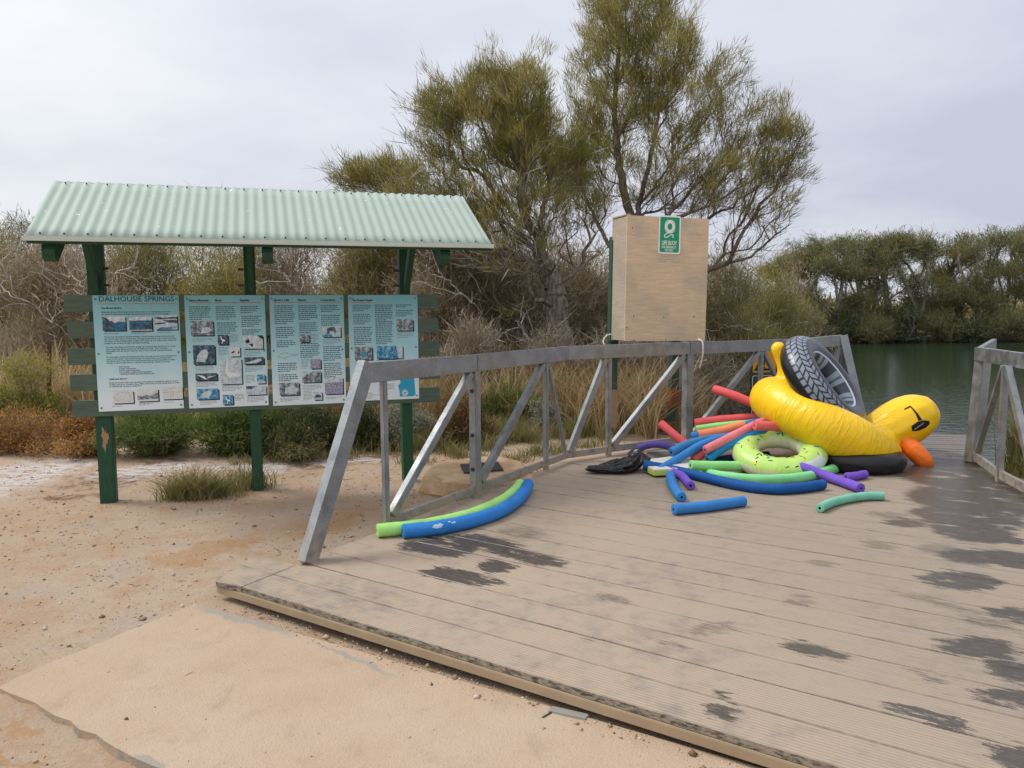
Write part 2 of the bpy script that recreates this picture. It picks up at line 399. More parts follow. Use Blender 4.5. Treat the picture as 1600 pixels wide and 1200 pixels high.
# ------------------------------------------------------------------ ground, pool
POOL = np.array([(2.75, 9.4), (3.3, 13), (4.6, 17.5), (7, 23), (10, 32), (13, 40.5), (20, 42.5), (40, 41.5), (80, 38), (80, 4), (9, 7.1), (5.6, 8.25), (4.2, 8.9)], float)
def pool_depth(x, y):
    """signed distance to the pool's edge, positive inside"""
    x = np.asarray(x, float); y = np.asarray(y, float); d = np.full(x.shape, 1e9); ins = np.zeros(x.shape, bool); n = len(POOL)
    for i in range(n):
        ax, ay = POOL[i]; bx, by = POOL[(i + 1) % n]; ex, ey = bx - ax, by - ay
        t = np.clip(((x - ax) * ex + (y - ay) * ey) / (ex * ex + ey * ey), 0, 1)
        d = np.minimum(d, np.hypot(x - ax - t * ex, y - ay - t * ey))
        c = (ay > y) != (by > y)
        with np.errstate(divide='ignore', invalid='ignore'): ins ^= c & (x < (bx - ax) * (y - ay) / (by - ay + 1e-12) + ax)
    return np.where(ins, d, -d)
WATER = -0.42
_e0, _e1 = on(0, 1070, .0), on(258, 1204, .0); EDGE0 = (_e0.x, _e0.y); _l = math.hypot(_e1.x - _e0.x, _e1.y - _e0.y); EDGEN = ((_e1.y - _e0.y) / _l, -(_e1.x - _e0.x) / _l)
def ground_z(x, y):
    x = np.asarray(x, float); y = np.asarray(y, float)
    d = pool_depth(x, y)
    t = np.clip((d + 0.9) / 1.9, 0, 1); dip = -1.25 * t * t * (3 - 2 * t)
    near = np.exp(-((x + 0.5) ** 2 + (y - 4) ** 2) / 60.0)
    z = 0.022 * np.sin(x * 0.9 + 0.6 * y) * np.cos(y * 0.8 - 0.4 * x) + 0.012 * np.sin(2.3 * x - 1.7 * y) + 0.006 * np.sin(5.1 * x + 4.3 * y)
    far = np.clip((np.hypot(x, y) - 12) / 30, 0, 1)
    z = z * (0.45 + 0.9 * far) + 0.25 * far * np.sin(x * 0.13) * np.cos(y * 0.11)
    
    ed = (x - EDGE0[0]) * EDGEN[0] + (y - EDGE0[1]) * EDGEN[1]; te = np.clip(ed / 0.05, 0, 1); near_ = np.clip((3.6 - y) / 0.3, 0, 1)
    return z + dip - 0.012 - 0.030 * te * te * (3 - 2 * te) * near_
def axis(lo, hi, c, fine, n):
    t = np.linspace(-1, 1, n); s = np.sign(t) * np.abs(t) ** 3.2
    a = np.where(s < 0, c + s * (c - lo), c + s * (hi - c)); return a + fine * t
gx = axis(-420, 420, 0.0, 9.0, 380); gy = axis(-60, 700, 7.0, 9.0, 380)
GX, GY = np.meshgrid(gx, gy); gzv = ground_z(GX, GY)
nx, ny = len(gx), len(gy); idx = np.arange(nx * ny).reshape(ny, nx)
q = np.stack([idx[:-1, :-1], idx[:-1, 1:], idx[1:, 1:], idx[1:, :-1]], -1).reshape(-1, 4)
gme = np_mesh('ground', np.stack([GX, GY, gzv], -1).reshape(-1, 3), q, smooth=True)
def blob_field(b, v, blobs):
    """smallest normalised distance to a list of ellipses (centre, half length, half width, angle, weight)"""
    cur = None
    for c, l, w, a, k in blobs:
        d = b.vec('LENGTH', b.map(v, (l, w, 1), (0, 0, a), (c[0], c[1], 0), 'TEXTURE')).outputs['Value']
        if k != 1: d = b.math('MULTIPLY', d, k)
        cur = d if cur is None else b.math('MINIMUM', cur, d)
    return cur
def px_blob(x1, y1, x2, y2, th, z, k=1.0):
    a = on(x1, y1, z); c = on(x2, y2, z); m = (a + c) / 2
    h = on((x1 + x2) / 2, (y1 + y2) / 2 + th, z); g = on((x1 + x2) / 2, (y1 + y2) / 2 - th, z)
    d = c - a; t = d.normalized(); wv = (g - h) / 2
    return ((m.x, m.y), max(0.02, d.length / 2), max(0.02, abs(t.x * wv.y - t.y * wv.x)), math.atan2(d.y, d.x), k)
def ground_mat():
    b = NB('sandy_ground'); p = b.pos(); pf = b.vec('MULTIPLY', p, (1, 1, 0)).outputs[0]
    big = b.noise(p, 0.7, 5, 0.6); mid = b.noise(p, 4.5, 6, 0.65); fine = b.noise(p, 60, 5, 0.75); grain = b.noise(p, 260, 3, 0.7)
    col = b.mix(b.step(big, 0.35, 0.65), (0.43, 0.308, 0.207), (0.485, 0.378, 0.278))
    col = b.mix(b.step(mid, 0.45, 0.72, 0, 0.65), col, (0.41, 0.238, 0.125))
    col = b.mix(b.step(b.noise(p, 2.1, 4, 0.6), 0.50, 0.66, 0, 0.55), col, (0.43, 0.345, 0.285))
    dist = b.n('ShaderNodeTexNoise', {'Vector': p, 'Scale': 1.6, 'Detail': 6, 'Roughness': 0.68}).outputs[1]
    wob = b.vec('ADD', pf, b.map(dist, (1.5, 1.5, 0), loc=(-0.75, -0.75, 0))).outputs[0]
    salt = blob_field(b, wob, [px_blob(-60, 740, 130, 735, 30, 0), px_blob(150, 745, 330, 722, 14, 0), px_blob(330, 722, 480, 735, 12, 0), px_blob(180, 705, 100, 712, 9, 0, 1.2), px_blob(480, 715, 600, 722, 8, 0, 1.2)])
    sm = b.math('MULTIPLY', b.step(salt, 1.15, 0.6), b.step(b.noise(b.map(p, (1, 2.2, 1)), 5.5, 6, 0.7), 0.40, 0.56))
    red = blob_field(b, wob, [px_blob(100, 765, 230, 735, 18, 0), px_blob(380, 735, 620, 705, 16, 0), px_blob(200, 728, 320, 712, 12, 0), px_blob(560, 700, 720, 700, 18, 0), px_blob(30, 780, 160, 775, 6, 0)])
    rm = b.math('MULTIPLY', b.step(red, 1.1, 0.5), b.step(b.noise(p, 6, 6, 0.7), 0.38, 0.60))
    col = b.mix(b.math('MULTIPLY', rm, 0.9), col, (0.16, 0.080, 0.052))
    col = b.mix(b.math('MULTIPLY', sm, 0.85), col, (0.62, 0.60, 0.60))
    och = blob_field(b, wob, [px_blob(560, 790, 460, 850, 30, 0), px_blob(250, 870, 430, 835, 14, 0), px_blob(-20, 1150, 60, 1190, 25, 0)])
    col = b.mix(b.step(och, 1.2, 0.5, 0, 0.55), col, (0.40, 0.215, 0.085))
    dpt = b.n('ShaderNodeSeparateXYZ', {0: p})
    farv = b.step(dpt.outputs[1], 8.5, 11.5)
    col = b.mix(b.math('MULTIPLY', farv, 0.75), col, (0.17, 0.125, 0.075))
    col = b.mix(b.step(fine, 0.30, 0.72, 0.0, 0.42), sc((0.20, 0.125, 0.075), 1.0), col) if False else b.mix(b.step(fine, 0.56, 0.40, 0, 0.20), col, (0.22, 0.14, 0.085))
    col = b.mix(b.step(grain, 0.66, 0.78, 0, 0.5), col, (0.62, 0.55, 0.47))
    wet = b.step(dpt.outputs[2], -0.16, -0.36)
    col = b.mix(wet, col, (0.030, 0.024, 0.016))
    b.set(color=col, rough=0.92, spec=0.15)
    h = b.math('ADD', b.math('MULTIPLY', fine, 0.55), b.math('ADD', b.math('MULTIPLY', mid, 1.2), b.math('MULTIPLY', grain, 0.25)))
    b.bump(h, 0.70, 0.03); return b.m
tag(link('ground', gme, ground_mat()), kind='structure', label='sandy ground with pale salt crust and reddish patches')

def water_mat():
    b = NB('green_pool_water'); p = b.pos()
    r1 = b.noise(b.map(p, (0.9, 2.2, 1), (0, 0, 0.3)), 2.6, 3, 0.5); r2 = b.noise(b.map(p, (1.0, 2.6, 1), (0, 0, -0.2)), 11, 2, 0.5)
    n = b.noise(p, 0.12, 3)
    b.set(color=b.mix(n, (0.018, 0.036, 0.018), (0.026, 0.046, 0.022)), rough=0.045, spec=0.5)
    b.p.inputs['IOR'].default_value = 1.33
    b.bump(b.math('ADD', r1, b.math('MULTIPLY', r2, 0.35)), 0.16, 0.06); return b.m
bm = bmesh.new()
bmesh.ops.create_grid(bm, x_segments=2, y_segments=2, size=1.0)
bmesh.ops.transform(bm, matrix=Matrix.Translation((41, 23, WATER)) @ Matrix.Diagonal((40.5, 21, 1, 1)), verts=bm.verts)
tag(wobj('water', bm, water_mat()), kind='structure', label='still dark green pool water')

# concrete path slabs
def path_mat():
    b = NB('dusty_concrete'); p = b.pos()
    big = b.noise(p, 1.3, 5, 0.6); fine = b.noise(p, 90, 4, 0.7); smear = b.noise(b.map(p, (2.2, 0.7, 1), (0, 0, 0.5)), 2.0, 4, 0.6)
    col = b.mix(b.step(big, 0.32, 0.68), (0.445, 0.328, 0.230), (0.48, 0.372, 0.275))
    col = b.mix(b.step(smear, 0.58, 0.74, 0, 0.42), col, (0.30, 0.215, 0.14))
    col = b.mix(b.step(fine, 0.58, 0.72, 0, 0.42), col, (0.27, 0.195, 0.135))
    col = b.mix(b.step(b.noise(p, 5.0, 6, 0.75), 0.52, 0.70, 0, 0.35), col, (0.33, 0.245, 0.17))
    col = b.mix(b.step(b.noise(p, 34, 2, 0.5), 0.765, 0.785, 0, 0.8), col, (0.09, 0.06, 0.045))
    pf = b.vec('MULTIPLY', p, (1, 1, 0)).outputs[0]
    grey = blob_field(b, b.vec('ADD', pf, b.map(b.n('ShaderNodeTexNoise', {'Vector': p, 'Scale': 9.0, 'Detail': 5}).outputs[1], (0.10, 0.10, 0), loc=(-0.05, -0.05, 0))).outputs[0],
        [px_blob(305, 938, 470, 990, 9, 0.02), px_blob(470, 990, 640, 1060, 5, 0.02, 1.15), px_blob(-10, 1072, 250, 1200, 4, 0.02), px_blob(200, 1170, 260, 1200, 14, 0.02, 1.2)])
    col = b.mix(b.step(grey, 1.1, 0.6, 0, 0.8), col, (0.30, 0.285, 0.245))
    b.set(color=col, rough=0.9, spec=0.15); b.bump(b.math('ADD', b.math('MULTIPLY', fine, 1.0), b.math('ADD', b.math('MULTIPLY', big, 2), b.noise(p, 16, 5, 0.7))), 0.7, 0.010); return b.m
PATHM = path_mat()
def prism(poly, z0, z1, bm=None, jitter=0.0):
    bm = bm or bmesh.new(); lo = [bm.verts.new((p[0], p[1], z0)) for p in poly]; hi = [bm.verts.new((p[0], p[1], z1)) for p in poly]
    n = len(poly); bm.faces.new(hi); bm.faces.new(lo[::-1])
    for i in range(n): bm.faces.new((lo[i], lo[(i + 1) % n], hi[(i + 1) % n], hi[i]))
    return bm
def edge_rough(a, b, n, amp):
    a = Vector(a); b = Vector(b); d = b - a; nn = Vector((-d.y, d.x)).normalized()
    return [tuple(a + d * (i / n) + nn * random.uniform(-amp, amp)) for i in range(n)]
xy = lambda v: (v.x, v.y)
pa, pb, pc, pd = on(305, 938, .02), on(0, 1062, .02), on(0, 1072, .02), on(258, 1204, .02)
fdir = Vector((1.21, -0.83)).normalized(); jx = on(868, 1095, .02)
ext = Vector(xy(pc)) + (Vector(xy(pd)) - Vector(xy(pc))) * 3.0
far_ = Vector(xy(jx)) + fdir * 0.0
back = Vector((-0.559, -0.829)); PP_ = Vector((0.559, 0.829))
pathroot = tag(bpy.data.objects.new('path', None), kind='structure', label='dusty concrete path of two slabs'); COL.objects.link(pathroot)
p0 = Vector(xy(pa)) + fdir * 0.0
j0 = Vector(xy(jx)) + fdir * 0.02 + Vector((0.559, 0.829)) * 0.12; j1 = j0 + back * 4.2
corner = Vector(xy(pb)) * 0.5 + Vector(xy(pc)) * 0.5
def cut(poly):  return poly
near_edge_dir = (Vector(xy(pd)) - Vector(xy(pc))).normalized()
_t = j0 + back * 1.95 - corner
k1 = corner + near_edge_dir * 2.4
slab1 = edge_rough(p0, Vector(xy(pb)), 14, 0.006) + edge_rough(corner, k1, 26, 0.010) + [tuple(k1), tuple(j0 + back * 1.95 + fdir * -0.004), tuple(j0 + fdir * -0.004)]
slab1 = slab1[:-2] + [tuple(j0 + back * 2.4 + fdir * 2.4), tuple(j0 + fdir * 2.4)]
slab2 = [(50, 50), (51, 50), (51, 51)]
wobj('slab', prism(slab1, -0.12, 0.001), PATHM, pathroot)
ja = j0 + PP_ * -0.16; jb = ja + PP_ * -0.075 - fdir * 0.012
wobj('joint_strip', bar_bm((ja.x, ja.y, 0.0), (jb.x, jb.y, 0.0), 0.012, 0.006, bevel=0.001), DARK, pathroot)
wobj('chip', bar_bm((ja.x - 0.02, ja.y + 0.01, 0.001), (ja.x + 0.13, ja.y - 0.06, 0.001), 0.05, 0.012, bevel=0.004), simple('grey_chip', (0.25, 0.24, 0.21), 0.9, 0.2), pathroot)

# ------------------------------------------------------------------ deck
PD = Vector((math.cos(R(-34)), math.sin(R(-34)))); PP = Vector((-PD.y, PD.x))   # along the boards, across them
P_S1 = on(378, 917, DECK)
WET = [px_blob(*a, DECK) if len(a) == 5 else px_blob(*a[:5], DECK, a[5]) for a in [
    (632, 848, 735, 864, 13), (668, 843, 790, 850, 12), (720, 836, 870, 882, 12), (835, 872, 885, 880, 5), (745, 882, 806, 886, 9), (655, 892, 786, 911, 10),
    (1225, 1004, 1328, 1032, 10), (1104, 1112, 1152, 1112, 13), (1112, 1083, 1138, 1086, 5), (1378, 1102, 1528, 1140, 9, 1.1),
    (1443, 908, 1556, 905, 15), (1466, 1013, 1584, 1010, 17), (1552, 965, 1630, 962, 15), (1548, 1050, 1640, 1050, 18), (1522, 1090, 1640, 1096, 15), (1556, 1188, 1640, 1182, 24),
    (1405, 742, 1640, 752, 22), (1420, 772, 1640, 792, 22), (1425, 800, 1600, 818, 16), (1455, 825, 1580, 836, 16), (1386, 818, 1445, 816, 7), (1470, 868, 1640, 876, 13), (1560, 842, 1600, 846, 5), (1395, 715, 1530, 722, 18)]]
WEAK = [px_blob(*a[:5], DECK) for a in [(780, 828, 855, 836, 8), (926, 928, 985, 943, 6), (1083, 988, 1148, 978, 8), (1030, 1003, 1075, 1012, 5), (1262, 878, 1312, 880, 5), (1228, 944, 1268, 940, 6), (1240, 928, 1270, 930, 4), (1352, 852, 1396, 852, 8),
    (1400, 926, 1560, 965, 5), (1490, 960, 1600, 990, 7), (1400, 1040, 1480, 1065, 6), (1430, 855, 1520, 866, 9), (905, 995, 940, 1002, 3), (1360, 800, 1420, 810, 7)]]
D0 = float(Vector((P_S1.x, P_S1.y)).dot(PP))
def deck_mat(name, jetty=False):
    b = NB(name); p = b.pos(); pf = b.vec('MULTIPLY', p, (1, 1, 0)).outputs[0]
    ang = R(-34) if not jetty else math.atan2(JD.y, JD.x)
    loc = b.map(pf, (1, 1, 1), (0, 0, -ang))                    # x along the board, y across
    sp = b.n('ShaderNodeSeparateXYZ', {0: loc})
    rib = b.math('SINE', b.math('MULTIPLY', sp.outputs[1], 2 * PI / 0.0197))
    st = b.noise(b.map(loc, (1.2, 22, 1)), 3.0, 6, 0.65); big = b.noise(p, 1.1, 5, 0.6); fine = b.noise(p, 75, 4, 0.7); mot = b.noise(p, 9, 5, 0.65)
    info = b.n('ShaderNodeObjectInfo').outputs['Random']
    wood = b.mix(b.step(st, 0.3, 0.72), (0.205, 0.172, 0.138), (0.32, 0.275, 0.222))
    wood = b.mix(b.math('MULTIPLY', b.math('SUBTRACT', info, 0.5), 0.35), wood, (0.20, 0.17, 0.14)) if not jetty else b.mix(b.math('MULTIPLY', info, 0.75), wood, (0.15, 0.14, 0.135))
    dust = b.step(b.math('ADD', b.math('MULTIPLY', mot, 0.6), b.math('MULTIPLY', big, 0.55)), 0.36, 0.62)
    gx_ = b.n('ShaderNodeSeparateXYZ', {0: p})
    sandy = b.step(b.math('ADD', gx_.outputs[0], b.math('MULTIPLY', gx_.outputs[1], 0.12)), 2.9, 0.6, 0.45, 1.0)
    col = b.mix(b.math('MULTIPLY', dust, sandy), wood, (0.390, 0.308, 0.230))
    col = b.mix(b.step(rib, -0.2, -1.0, 0, 0.34), col, (0.16, 0.125, 0.10))
    col = b.mix(b.step(fine, 0.60, 0.76, 0, 0.35), col, (0.12, 0.10, 0.085))
    col = b.mix(b.step(b.noise(b.map(loc, (0.8, 6, 1)), 5, 6, 0.75), 0.58, 0.74, 0, 0.26), col, (0.155, 0.125, 0.10))
    if not jetty:
        fr_ = b.math('FRACT', b.math('DIVIDE', b.math('SUBTRACT', sp.outputs[1], D0), 0.2365)); ed_ = b.math('MINIMUM', fr_, b.math('SUBTRACT', 1.0, fr_))
        col = b.mix(b.math('MULTIPLY', b.step(ed_, 0.045, 0.012), b.step(b.noise(b.map(loc, (1.6, 5, 1)), 3, 5, 0.7), 0.42, 0.66, 0.08, 0.75)), col, (0.085, 0.070, 0.058))
    # wet marks
    dn = b.n('ShaderNodeTexNoise', {'Vector': b.map(loc, (0.5, 2.2, 1)), 'Scale': 7.0, 'Detail': 8, 'Roughness': 0.80}).outputs[1]
    wob = b.vec('ADD', pf, b.map(dn, (0.42, 0.42, 0), loc=(-0.21, -0.21, 0))).outputs[0]
    wet = b.step(b.math('ADD', blob_field(b, wob, WET), b.math('MULTIPLY', b.math('SUBTRACT', b.noise(b.map(loc, (2.0, 40, 1)), 4, 5, 0.75), 0.5), 0.45)), 1.14, 0.94)
    wet = b.math('MULTIPLY', wet, b.step(b.noise(b.map(loc, (1.0, 2.6, 1)), 2.6, 7, 0.72), 0.36, 0.45))
    weak = b.math('MULTIPLY', b.step(blob_field(b, wob, WEAK), 1.25, 0.6), b.step(b.noise(b.map(loc, (1.5, 26, 1)), 6, 4, 0.7), 0.38, 0.62))
    wd = b.math('MULTIPLY', wet, b.step(b.noise(b.map(loc, (1, 3.5, 1)), 14, 6, 0.75), 0.28, 0.50, 0.62, 1.0))
    wd = b.math('MAXIMUM', wd, b.math('MULTIPLY', weak, 0.82))
    if jetty:
        wd = b.math('MAXIMUM', wd, 0.42)
        col = b.mix(b.math('ADD', 0.45, b.math('MULTIPLY', info, 0.35)), col, (0.27, 0.255, 0.26))
    col = b.mix(wd, col, b.mix(0.86, col, (0.030, 0.023, 0.018)))
    b.set(color=col, rough=b.mix(wd, (0.85,) * 3, (0.34,) * 3), spec=b.step(wd, 0.3, 1, 0.2, 0.5))
    b.bump(b.math('ADD', b.math('MULTIPLY', rib, 0.5), b.math('ADD', st, b.math('MULTIPLY', fine, 0.4))), 0.35, 0.0035)
    return b.m
JA, JB = on(1370, 675, DECK), on(1520, 680, DECK); JD = Vector(xy(JB - JA)).normalized()
JD = Vector((math.cos(R(-14)), math.sin(R(-14)))); JP = Vector((-JD.y, JD.x))
DECKM = deck_mat('dusty_deck_boards'); JETTYM = deck_mat('damp_jetty_boards', True)
def edge_mat():
    b = NB('grimy_board_edge'); p = b.pos(); n = b.noise(b.map(p, (1, 1, 3)), 26, 5, 0.7)
    b.set(color=b.mix(b.step(n, 0.35, 0.6), (0.045, 0.04, 0.036), (0.30, 0.25, 0.19)), rough=0.85); b.bump(n, 0.5, 0.005); return b.m
EDGEM = edge_mat()
FASC = simple('dusty_tan_steel', (0.34, 0.255, 0.165), 0.65, 0.22, 7, 40, 0.2)
P = {k: on(*v, DECK) for k, v in dict(A=(337, 908), S1=(378, 917), S2=(463, 883), S0=(415, 872), r0=(480, 880), r1=(603, 815), r2=(742, 783), r3=(853, 745), r4=(885, 722), r5=(955, 711), r6=(1070, 692), r7=(1188, 676), r8=(1245, 669), r9=(1350, 671), g=(1519, 722), gp=(1561, 752), gr=(1600, 768), f1=(378, 916), f2=(1270, 1200)).items()}
front0 = Vector(xy(P['S1'])); 
def off(p, d): return (p.x + d[0], p.y + d[1])
lnA = (Vector(xy(P['r4'])) - Vector(xy(P['r0']))).normalized(); lnB = (Vector(xy(P['r8'])) - Vector(xy(P['r4']))).normalized()
nA = Vector((-lnA.y, lnA.x)) * 0.06; nB = Vector((-lnB.y, lnB.x)) * 0.06
gdir = (Vector(xy(P['gr'])) - Vector(xy(P['g']))).normalized(); ng = Vector((-gdir.y, gdir.x)) * 0.10
fr = front0 + PD * 7.0
grx = Vector(xy(P['g'])) + gdir * 5.5
deck_poly = [tuple(front0), tuple(fr), (grx.x + ng.x + 1.0, grx.y - 0.6), off(P['gr'], ng), off(P['g'], ng), (3.62, 9.62), off(P['r8'], nB), off(P['r4'], nB), off(P['r0'], nA), xy(P['S2'])]
def clip(poly, n, d, keep_greater=True):
    o = []
    for i in range(len(poly)):
        a = Vector(poly[i]); c = Vector(poly[(i + 1) % len(poly)]); da = a.dot(n) - d; dc = c.dot(n) - d
        if not keep_greater: da, dc = -da, -dc
        if da >= 0: o.append(tuple(a))
        if da * dc < 0: o.append(tuple(a + (c - a) * (da / (da - dc))))
    return o
def clean(poly):
    o = []
    for p in poly:
        if not o or (Vector(p) - Vector(o[-1])).length > 1e-3: o.append(p)
    if len(o) > 1 and (Vector(o[0]) - Vector(o[-1])).length < 1e-3: o.pop()
    return o
deck = empty('deck', (front0.x, front0.y, DECK), 'weathered timber viewing deck with damp footprints and a sandy front edge', 'deck')
def boards(poly, d0, n, width, step, along, mat, root, name='board', thick=0.032, gap=0.006, ztop=DECK):
    """one object per board: the polygon cut into strips across n"""
    ds = [Vector(p).dot(n) for p in poly]; k = 0; d = d0
    while d < max(ds):
        q_ = clean(clip(clip(poly, n, d + gap / 2, True), n, d + width - gap / 2, False))
        d += width
        if len(q_) < 3: continue
        zt = ztop + random.uniform(-0.0016, 0.0012); bm = prism(q_, zt - thick, zt)
        top = [e for e in bm.edges if all(abs(v.co.z - zt) < 1e-5 for v in e.verts)]
        bmesh.ops.bevel(bm, geom=top, offset=0.003, segments=1, affect='EDGES', clamp_overlap=True)
        bm.normal_update()
        for f in bm.faces: f.material_index = 1 if abs(f.normal.z) < 0.3 else 0
        wobj(name, bm, [mat, EDGEM], root)
d0 = front0.dot(PP)
boards(deck_poly, d0, PP, 0.2365, 0, PD, DECKM, deck, gap=0.006)
# the short end strip, laid the other way, at the deck's corner
sgap = (Vector(xy(P['S2'])) - front0).normalized() * 0.0 - PD * 0.007
strip = [tuple(Vector(xy(P['A']))), tuple(front0 - PD * 0.007), tuple(Vector(xy(P['S2'])) - PD * 0.007), tuple(Vector(xy(P['S0'])) + Vector((0.03, 0.0))), tuple(Vector(xy(P['S0'])) - Vector((0.10, 0.02)))]
bm = prism(strip, DECK - 0.034, DECK - 0.001)
bm.normal_update()
for f in bm.faces: f.material_index = 1 if abs(f.normal.z) < 0.3 else 0
wobj('board', bm, [DECKM, EDGEM], deck)
# steel channel under the front edge, joists below
z0 = DECK - 0.032
a = front0 - PD * 0.22 - PP * -0.006; c = front0 + PD * 6.9 + PP * 0.006
wobj('edge_beam', bar_bm((a.x, a.y, z0 - 0.024), (c.x, c.y, z0 - 0.024), 0.03, 0.042, bevel=0.003), FASC, deck)
for i in range(9):
    s0 = front0 + PD * (0.15 + i * 0.62) + PP * 0.05; s1 = s0 + PP * (1.0 + min(4.2, 1.2 + i * 0.9))
    wobj('joist', bar_bm((s0.x, s0.y, z0 - 0.045), (s1.x, s1.y, z0 - 0.045), 0.045, 0.085), EDGEM, deck)
a = front0 - PD * 0.17 + PP * 0.035; c = a + PD * 0.42
wobj('pipe_end', tube_bm([(a.x, a.y, z0 - 0.012), (c.x, c.y, z0 - 0.012)], 0.011, 10), DARK, deck)
# jetty beyond the opening
jetty = empty('jetty', (4.6, 8.8, DECK), 'damp grey plank jetty reaching out over the green water', 'jetty')
jA = Vector(xy(on(1340, 674, DECK))); jB = Vector(xy(on(1521, 680, DECK)))
gq = Vector(off(P['g'], ng))
jpoly = [tuple(gq + JP * 0.004 + Vector((0.012, 0))), tuple(jB + Vector((0.06, 0))), tuple(jA + Vector((-0.75, 0.13))), (3.63, 9.64)]
boards(jpoly, min(Vector(p).dot(JP) for p in jpoly), JP, 0.145, 0, JD, JETTYM, jetty, 'board', gap=0.030)
for pt in (jA + Vector((-0.2, -0.15)), jB + Vector((-0.1, -0.12)), (jA + jB) / 2 + Vector((0, -0.15))):
    wobj('pile', tube_bm([(pt.x, pt.y, -1.6), (pt.x, pt.y, DECK - 0.036)], 0.07, 12), BARK, jetty)

# ------------------------------------------------------------------ handrails
def V3(p, z): return Vector((p[0], p[1], z))
def lerp(a, b, t): return a + (b - a) * t
hr = empty('handrail', (P['r0'].x, P['r0'].y, DECK), 'long galvanised truss handrail bending along the far side of the deck', 'handrail')
TOP = 1.262
q0 = Vector(xy(P['r0'])); q4 = Vector(xy(P['r4'])); q8 = Vector(xy(P['r8'])); q9 = Vector(xy(P['r9']))
def on_line(a, b, px):
    """the point of the plan line a-b that lies below picture column px (for a mid height)"""
    d = ray(px, 640); n = Vector((d.y, -d.x)); e = b - a
    return a + e * (-(a.dot(n)) / e.dot(n))
c0 = on_line(q0, q4, 578); m1 = on_line(q0, q4, 600); m2 = on_line(q0, q4, 742); m3 = on_line(q0, q4, 853)
m5 = on_line(q4, q8, 951); m6 = on_line(q4, q8, 1074); m7 = on_line(q4, q8, 1187)
q8 = on_line(q4, q8, 1247); c9 = Vector(xy(at(1314, 560, 9.9)))
hw = 0.135
zt = lambda k: 1.292 - 0.012 * k
def rail_seg(a, b, za, zb): wobj('top_rail', bar_bm(V3(a, za - hw / 2), V3(b, zb - hw / 2), 0.065, hw), GALV, hr)
rail_seg(c0 - lnA * 0.06, m2 - lnA * 0.0015, 1.292, 1.272); rail_seg(m2 + lnA * 0.0015, q4, 1.272, 1.262); 
rail_seg(q4 + lnB * 0.003, m6, 1.262, 1.250); rail_seg(m6 + lnB * 0.003, q8, 1.250, 1.232); rail_seg(q8, c9, 1.231, 1.275)
wobj('end_post', bar_bm(V3(q0, DECK), V3(c0 - lnA * 0.02, 1.288), 0.07, 0.115, upv=(-lnA.x, -lnA.y, 0.3)), GALV, hr)
wobj('end_post', bar_bm(V3(q9, DECK), V3(c9 + (q9 - c9) * 0.04, 1.268), 0.07, 0.10, upv=(1, 0, 0.3)), GALV, hr)
def upright(p, w, zt_, ln, name='post', zb=0.0):
    wobj(name, bar_bm(V3(p, zb), V3(p, zt_), w * 0.8, w, upv=(ln.x, ln.y, 0)), GALV, hr)
def brace(a, za, b, zb, w=0.055): wobj('brace', bar_bm(V3(a, za), V3(b, zb), w * 0.8, w), GALV, hr)
tz = 1.292 - hw
upright(m1, 0.046, 1.155, lnA, zb=DECK); upright(m2, 0.082, 1.138, lnA, zb=-0.05); upright(m3, 0.05, 1.133, lnA, zb=DECK - 0.02)
upright(m5, 0.055, 1.125, lnB, zb=DECK); upright(m6, 0.105, 1.114, lnB, zb=-0.1); upright(m7, 0.055, 1.104, lnB, zb=DECK)
brace(m1 + lnA * 0.05, 0.21, m2 - lnA * 0.06, 1.13, 0.065); brace(m2 + lnA * 0.07, 0.22, m3 - lnA * 0.05, 1.125, 0.065)
brace(m3 + lnA * 0.04, 1.125, q4 - lnA * 0.03, 0.20, 0.04); brace(q4 + lnB * 0.04, 0.20, m5 - lnB * 0.05, 1.12, 0.065)
brace(m5 + lnB * 0.05, 0.20, m6 - lnB * 0.07, 1.11, 0.07); brace(m6 + lnB * 0.09, 0.20, m7 - lnB * 0.04, 1.10, 0.065); brace(m7 + lnB * 0.04, 1.10, q8 - lnB * 0.03, 0.2, 0.05)
e9 = (c9 - q8).normalized(); w1 = lerp(q8, c9, 0.55); w2 = lerp(q8, c9, 0.95)
brace(w1, 0.2, w2, 1.13, 0.06); upright(w2 + e9 * 0.03, 0.05, 1.135, e9, zb=DECK); upright(w1, 0.05, 1.11, e9, zb=DECK)
def low(a, b): wobj('bottom_rail', bar_bm(V3(a, 0.17), V3(b, 0.17), 0.035, 0.062), GALV, hr)
low(m1 + lnA * 0.025, m2 - lnA * 0.042); low(m2 + lnA * 0.042, m3 - lnA * 0.026); low(m3 + lnA * 0.026, q4); low(q4 + lnB * 0.002, m5 - lnB * 0.03); low(m5 + lnB * 0.03, m6 - lnB * 0.055); low(m6 + lnB * 0.055, m7 - lnB * 0.03); low(m7 + lnB * 0.03, q8)
for p_, z_ in ((m2, 0.62), (m2, 0.34), (m2, 0.98)):
    wobj('bolt', box_bm((0.03, 0.03, 0.03), Matrix.Translation(V3(p_ - lnA * 0.042, z_)), 0.005), DARK, hr)
